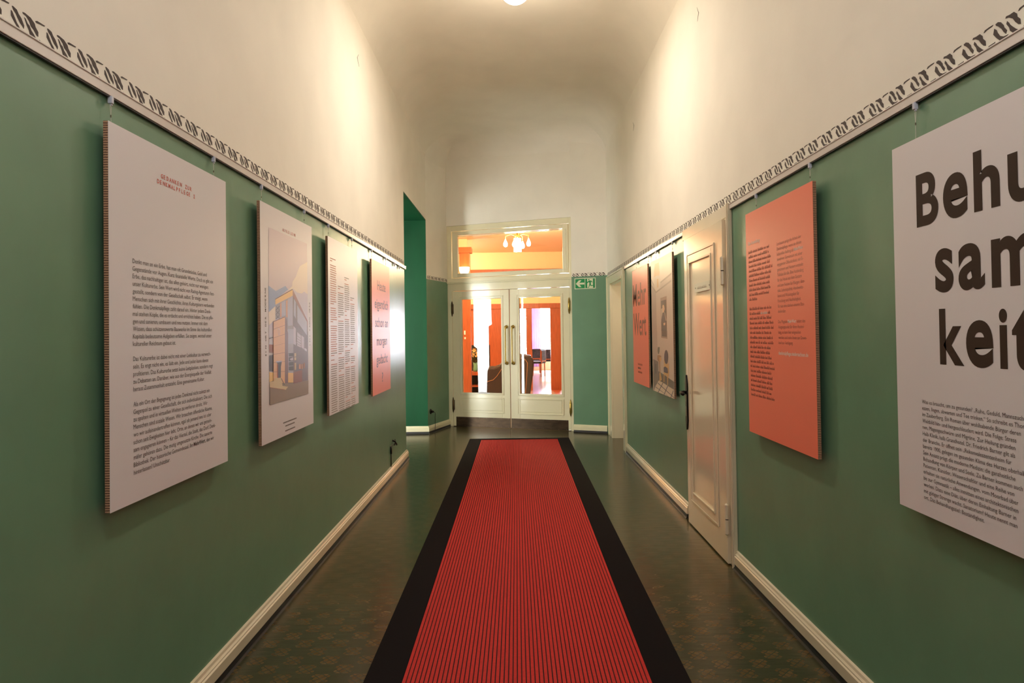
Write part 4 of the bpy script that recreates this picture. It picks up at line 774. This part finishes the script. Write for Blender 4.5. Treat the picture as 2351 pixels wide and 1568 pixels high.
# ------------------------------------------------------------------ socket and cable, wall hook
sk = thing('wall_socket', tuple(OF.p(.10, .31, 0)), 'round black wall socket on the narrow green wall left of the double door', 'socket')
build('socket_ring', MB().lathe(OF.p(.10, .31, 0), [(.038, 0), (.038, .006), (.030, .012), (.022, .012), (.020, .008)], 'iron', 20, OF), sk, smooth=True)
pl = thing('power_cable', tuple(OF.p(.10, 0, .02)), 'thin black power cable with plug hanging from the socket to the floor', 'cable')
build('plug', MB().lathe(OF.p(.10, .308, .009), [(.017, 0), (.018, .02), (.014, .034), (.007, .042)], 'iron', 14, OF), pl, smooth=True)
p = OF.p
build('cord', MB().tube([p(.10, .306, .048), p(.13, .295, .055), p(.165, .27, .045), p(.178, .22, .035), p(.18, .13, .036), p(.175, .08, .038), p(.15, .04, .045), p(.10, .006, .06), Vector((-1.30, 9.76, .005)), Vector((-1.45, 9.70, .005)), Vector((-1.75, 9.72, .005)), Vector((-2.2, 9.66, .005)), Vector((-3.0, 9.7, .005))], .0032, 'black', 7), pl, smooth=True)
hk = thing('wall_hook', tuple(LF.p(6.98, .33, 0)), 'black iron tie-back hook with short cable low on the left wall near its end', 'hook')
build('bracket', MB().tube([LF.p(6.98, .355, 0), LF.p(7.0, .345, .02), LF.p(7.04, .315, .03), LF.p(7.08, .30, .026)], [.009, .008, .008, .012], 'iron', 8).tube([LF.p(7.08, .35, .01), LF.p(7.03, .33, .025), LF.p(6.97, .31, .02)], .006, 'iron', 8), hk, smooth=True)
build('cable_stub', MB().tube([LF.p(6.99, .325, .01), LF.p(6.90, .325, .01), LF.p(6.86, .312, .008)], .003, 'steel', 6).tube([LF.p(6.86, .315, .008), LF.p(6.86, .24, .008)], .010, 'iron', 8).tube([LF.p(6.86, .24, .008), LF.p(6.86, .112, .008)], .005, 'iron', 8), hk, smooth=True)

# ceiling lamp: only its lower bulge shows at the top edge
cl = thing('ceiling_lamp', (.045, 5.4, ZC), 'round opal globe ceiling lamp glowing at the top of the view', 'lamp')
c = Vector((.045, 5.4, 4.198))
build('lamp_globe', MB().lathe(c, [(.125*math.sin(math.pi*k/16), -.125*math.cos(math.pi*k/16)) for k in range(1, 16)], 'globe', 32), cl, smooth=True)
build('lamp_base', MB().lathe(c, [(.07, .105), (.085, .125), (.085, .175), (.02, .181)], 'brass', 24), cl, smooth=True)

# ------------------------------------------------------------------ the lounge beyond the glass
mb = MB(); mb.box(-6.4, 6.4, 9.0, 26.4, 3.46, 3.6, 'orangec'); 
o = build('ceiling_lounge', MB().add([(-6.4, line_y(-6.4,-.1), 3.46), (6.4, line_y(6.4,-.1), 3.46), (6.4, 26.4, 3.46), (-6.4, 26.4, 3.46), (-6.4, line_y(-6.4,-.1), 3.6), (6.4, line_y(6.4,-.1), 3.6), (6.4, 26.4, 3.6), (-6.4, 26.4, 3.6)], [(0,3,2,1),(4,5,6,7),(0,1,5,4),(1,2,6,5),(2,3,7,6),(3,0,4,7)], 'orangec'), kind='structure')
mb = MB(); mb.box(-6.4, -6.2, 10, 26.4, 0, 3.5, 'lwall'); mb.box(6.2, 6.4, 6.5, 26.4, 0, 3.5, 'lwall')
build('wall_lounge_sides', mb, kind='structure')
mb = MB(); mb.box(-6.2, -.1, 26, 26.2, 0, 3.5, 'lwall'); mb.box(3.0, 6.2, 26, 26.2, 0, 3.5, 'lwall'); mb.box(-.1, 3.0, 26, 26.2, 0, .55, 'lwall'); mb.box(-.1, 3.0, 26, 26.2, 2.6, 3.5, 'lwall'); mb.box(.48, .58, 26, 26.2, .55, 2.6, 'lwall')
build('wall_lounge_far', mb, kind='structure')
mb = MB().box(.58, 3.0, 26.06, 26.1, .55, 2.6, 'daywin'); w2 = build('window_2', mb, kind='structure')
mb = MB(); 
for x in (.58, 1.75, 2.92): mb.box(x, x+.07, 26.0, 26.06, .55, 2.6, 'white')
mb.box(.58, 3.0, 26.0, 26.06, .55, .62, 'white').box(.58, 3.0, 26.0, 26.06, 2.53, 2.6, 'white')
build('window_frame', mb, w2)
w3 = build('window_3', MB().box(-.1, .48, 26.06, 26.1, .55, 2.6, 'daywin'), kind='structure')
for k in range(7): build('blind_slat', MB().box(.15+k*.045, .168+k*.045, 25.9, 25.98, .7, 2.5, 'chairfab'), w3)
# partition of orange posts and beams
mb = MB(); mb.box(-6.2, 6.2, 17.0, 17.12, 2.27, 3.46, 'lwall'); mb.box(-6.2, 6.2, 16.98, 17.14, 2.17, 2.27, 'lwall')
pt = build('wall_lounge_partition', mb, kind='structure')
build('lintel', MB().box(-6.2, 6.2, 16.96, 17.16, 2.045, 2.17, 'orange'), pt, label='orange stained lintel', bevel=.006)
build('beam', MB().box(-6.2, 6.2, 16.93, 17.16, 2.93, 3.03, 'orange'), pt, label='orange stained picture beam', bevel=.006)
for x0, x1 in ((.30, .445), (.905, 1.165), (-.61, -.24), (1.6, 6.2), (-6.2, -1.9)):
    build('post', MB().box(x0, x1, 16.97, 17.15, 0, 2.045, 'orange'), pt, label='orange stained wooden post', bevel=.006)
build('infill_panel', MB().box(-.24, .12, 17.03, 17.1, 0, 2.045, 'dark').box(-1.9, -.61, 17.05, 17.1, 0, 1.15, 'dark').box(-1.9, -.61, 17.03, 17.1, 1.15, 2.045, 'orange'), pt, label='dark panel between the posts')
build('floor_step', MB().box(.62, 1.5, 14.3, 17.2, .0, .006, 'redrug'), label='rust red floor strip in front of the right orange post', cat='rug', loc=(1.0, 15.7, 0)) if False else None
mb = MB(); mb.add([(1.0, 15.2, .006), (1.6, 15.2, .006), (1.6, 16.95, .006), (.92, 16.95, .006), (1.0, 15.2, .0005), (1.6, 15.2, .0005), (1.6, 16.95, .0005), (.92, 16.95, .0005)], [(0,1,2,3),(7,6,5,4),(0,4,5,1),(1,5,6,2),(2,6,7,3),(3,7,4,0)], 'redrug')
build('rug', mb, label='rust red rug at the foot of the right orange post', cat='rug', loc=(1.2, 16, 0))
# pillar with sconce and switches
pi = thing('wooden_pillar', (-.975, 13.7, 0), 'tall orange wooden pillar behind the left door glass', 'pillar')
build('shaft', MB().box(-1.08, -.87, 13.6, 13.8, 0, 3.06, 'orange'), pi, bevel=.006)
build('capital', MB().box(-1.12, -.83, 13.56, 13.84, 3.06, 3.17, 'orange'), pi, bevel=.01)
build('switch_plate', MB().box(-1.005, -.975, 13.585, 13.6, 1.42, 1.50, 'white').box(-1.0, -.97, 13.585, 13.6, 1.33, 1.37, 'white'), pi, label='small white switches', bevel=.003)
sc = thing('wall_sconce', (-.975, 13.6, 2.45), 'glowing half-round sconce on the wooden pillar', 'lamp')
build('sconce_shade', MB().lathe((-.975, 13.5, 2.60), [(.05, 0), (.08, .04), (.10, .10), (.105, .16), (.098, .16), (.06, .05)], 'sconce', 20), sc, smooth=True)
build('sconce_arm', MB().box(-.99, -.96, 13.5, 13.6, 2.59, 2.62, 'brass'), sc)
# pale corner wall left of the pillar top
build('wall_lounge_left', MB().box(-2.2, -.98, 14.5, 14.6, 2.4, 3.46, 'lwall'), kind='structure')

# chandelier
ch = thing('chandelier', (.08, 12.6, 3.46), 'brass chandelier with glowing bulbs and glass tubes behind the transom', 'lamp')
mb = MB().tube([(.08, 12.6, 3.46), (.08, 12.6, 3.16)], .012, 'brass', 10).lathe((.08, 12.6, 3.43), [(.06, 0), (.05, .03)], 'brass', 20)
arms = [(-.22, .0), (.21, -.05), (-.055, -.12), (.045, -.14), (-.03, .13), (.10, .12)]
for dx, dy in arms: mb.tube([(.08, 12.6, 3.22), (.08+dx*.5, 12.6+dy*.5, 3.27), (.08+dx, 12.6+dy, 3.24), (.08+dx, 12.6+dy, 3.17)], .007, 'brass', 8)
build('chandelier_frame', mb, ch, smooth=True)
for i, (dx, dy) in enumerate(arms):
    z = 3.10 if i < 2 else 3.08
    build('bulb', MB().lathe((.08+dx, 12.6+dy, z), [(.010, .075), (.018, .05), (.036, .01), (.040, -.02), (.03, -.05), (.008, -.062)], 'bulb', 16), ch, smooth=True)
for dx, dy in ((-.05, -.13), (.02, -.15), (.055, -.13), (-.02, -.11)):
    build('glass_tube', MB().tube([(.08+dx, 12.6+dy, 3.18), (.08+dx, 12.6+dy, 2.93)], [.016, .020], 'sconce', 10), ch, smooth=True)

# console table with flowers
tb = thing('console_table', (-1.2, 15.1, 0), 'orange wooden console table with dark lower shelf behind the left door glass', 'table')
build('table_top', MB().box(-1.9, -.5, 14.85, 15.35, .525, .60, 'orange'), tb, bevel=.005)
build('shelf', MB().box(-1.85, -.55, 14.9, 15.3, .27, .30, 'orange'), tb, bevel=.004)
build('back_panel', MB().box(-1.85, -.55, 15.28, 15.31, .0, .52, 'dark'), tb)
for x in (-1.88, -.58):
    for y in (14.87, 15.27): build('leg', MB().box(x, x+.06, y, y+.06, 0, .525, 'orange'), tb, bevel=.004)
fv = thing('flower_vase', (-.87, 15.05, .60), 'glass vase of peach lilies with dark leaves on the console table', 'vase')
M['vaseglass'] = mat('greenish vase glass', (120, 190, 160), .1, spec=.8)
build('vase', MB().lathe((-.87, 15.05, .60), [(.045, 0), (.05, .06), (.042, .12), (.05, .2), (.045, .2), (.037, .12)], 'vaseglass', 20), fv, smooth=True)
rr = random.Random(12); mb = MB()
for k in range(46):
    a = rr.uniform(0, 6.28); l = rr.uniform(.12, .36); x, y, z = -.87+math.cos(a)*.02, 15.05+math.sin(a)*.02, .76+rr.uniform(0, .12); d = Vector((math.cos(a)*.8, math.sin(a)*.5, rr.uniform(.2, 1))).normalized()
    s = d.cross(Vector((0, 0, 1))).normalized()*.028; b_ = Vector((x, y, z)); t_ = b_+d*l; m_ = b_+d*l*.5
    mb.add([b_, m_+s, t_, m_-s, m_+Vector((0, 0, .01))], [(0, 1, 4), (1, 2, 4), (2, 3, 4), (3, 0, 4)], 'leaf')
build('foliage', mb, fv, kind='stuff', label='dark green leaves and stems')
for k in range(13):
    a = rr.uniform(0, 6.28); rad = rr.uniform(.03, .27); c = Vector((-.90+math.cos(a)*rad, 15.0+math.sin(a)*rad*.4, rr.uniform(.86, 1.08))); mb = MB()
    for q in range(6):
        t = q*math.pi/3+k; d = Vector((math.cos(t), -.5, math.sin(t))).normalized(); s = Vector((-math.sin(t), 0, math.cos(t)))*.016
        mb.add([c, c+d*.03+s, c+d*.065, c+d*.03-s], [(0, 1, 2, 3)], 'flower')
    build('bloom', mb, fv)

# armchair seen from the side
ac = thing('armchair', (-.08, 13.5, 0), 'dark brown leather wing armchair with tan piping behind the glass doors', 'armchair')
side = [(-.56, .12), (-.57, .62), (-.565, .70), (-.53, .76), (-.47, .775), (-.40, .77), (-.30, .81), (-.22, .90), (-.12, .97), (.0, 1.01), (.16, 1.02), (.28, 1.0), (.345, .95), (.365, .88), (.345, .60), (.30, .3), (.27, .12)]
for y0, lab in ((13.1, 0), (13.78, 1)):
    Fs = Frame(0, y0, 1, 0)
    build('side_wing', MB().fpoly(Fs, side, -.13, 0, 'leather'), ac, bevel=.03, label='rounded leather side wing')
build('back_cushion', MB().add([(.10, 13.2, .3), (.28, 13.2, .3), (.33, 13.2, 1.0), (.12, 13.2, 1.0), (.10, 13.7, .3), (.28, 13.7, .3), (.33, 13.7, 1.0), (.12, 13.7, 1.0)], [(0,1,2,3), (7,6,5,4), (0,4,5,1), (1,5,6,2), (2,6,7,3), (3,7,4,0)], 'leather'), ac, bevel=.03)
build('seat_cushion', MB().box(-.55, .14, 13.22, 13.68, .3, .48, 'leather'), ac, bevel=.04)
build('seat_base', MB().box(-.53, .26, 13.15, 13.75, .12, .3, 'leather'), ac, bevel=.01)
Fs = Frame(0, 13.098, 1, 0)
pp = [(-.56, .50), (-.50, .52), (-.42, .54), (-.34, .62), (-.26, .74), (-.16, .86), (-.04, .93), (.10, .95), (.20, .93), (.245, .86), (.23, .6), (.20, .3), (.19, .14)]
build('piping', MB().tube([Fs.p(x, z, .0) for x, z in pp], .006, 'piping', 6), ac, smooth=True, label='tan piping line')
for x in (-.50, .20):
    for y in (13.18, 13.70): build('foot', MB().tube([(x, y, .12), (x, y, 0)], [.03, .018], 'iron', 10), ac)

# far dining chairs and tables in the daylight
def far_chair():
    t = thing('dining_chair', (0, 0, 0), 'x', 'chair', 'dining chairs in the daylit room')
    for x in (-.2, .2):
        build('leg', MB().tube([(x, -.19, .45), (x, -.2, 0)], [.02, .014], 'orange', 8), t); build('leg', MB().tube([(x, .19, .45), (x*1.05, .22, 0)], [.02, .014], 'orange', 8), t)
    build('seat', MB().box(-.23, .23, -.22, .22, .43, .50, 'chairfab'), t, bevel=.02)
    build('backrest', MB().box(-.22, .22, -.24, -.19, .52, .86, 'chairfab'), t, bevel=.02)
    build('back_rail', MB().box(-.23, -.19, -.235, -.2, .45, .86, 'orange').box(.19, .23, -.235, -.2, .45, .86, 'orange').box(-.2, .2, -.235, -.2, .49, .53, 'orange'), t)
    return t
c0 = far_chair(); c0.location = (1.12, 23.9, 0); c0['label'] = 'dark patterned dining chair with orange legs seen from behind, in front of the bright window'
copy_thing(c0, (.70, 24.6, 0), 'dark dining chair farther back, left of the one seen from behind')
c2 = copy_thing(c0, (.74, 22.4, 0), 'dark dining chair turned sideways at the lilac curtain'); c2.rotation_euler.z = R(70)
tb2 = thing('dining_table', (1.85, 24.9, 0), 'small dining table under a white cloth by the bright window', 'table')
build('table_top', MB().lathe((1.85, 24.9, .72), [(.48, 0), (.5, .01), (.5, .03), (.48, .035)], 'white', 32), tb2)
build('leg', MB().tube([(1.85, 24.9, .72), (1.85, 24.9, .03)], .04, 'orange', 12).lathe((1.85, 24.9, 0), [(.22, 0), (.22, .02), (.05, .04)], 'orange', 20), tb2)
# curtain
mb = MB(); pts = [(.60+.40*k/24, 25.80+.035*math.sin(k*1.6)) for k in range(25)]
mb.add([(x, y, .15) for x, y in pts]+[(x, y, 2.62) for x, y in pts]+[(x, y+.008, .15) for x, y in pts]+[(x, y+.008, 2.62) for x, y in pts],
       [(k, k+1, 26+k, 25+k) for k in range(24)]+[(50+k+1, 50+k, 75+k, 75+k+1) for k in range(24)]+[(k, 50+k, 51+k, 1+k) for k in range(24)]+[(25+k, 26+k, 76+k, 75+k) for k in range(24)]+[(0, 25, 75, 50), (24, 74, 99, 49)], 'curtain')
build('curtain', mb, label='sheer lilac curtain at the left edge of the bright window', cat='curtain', smooth=True, loc=(.8, 25.8, .15))
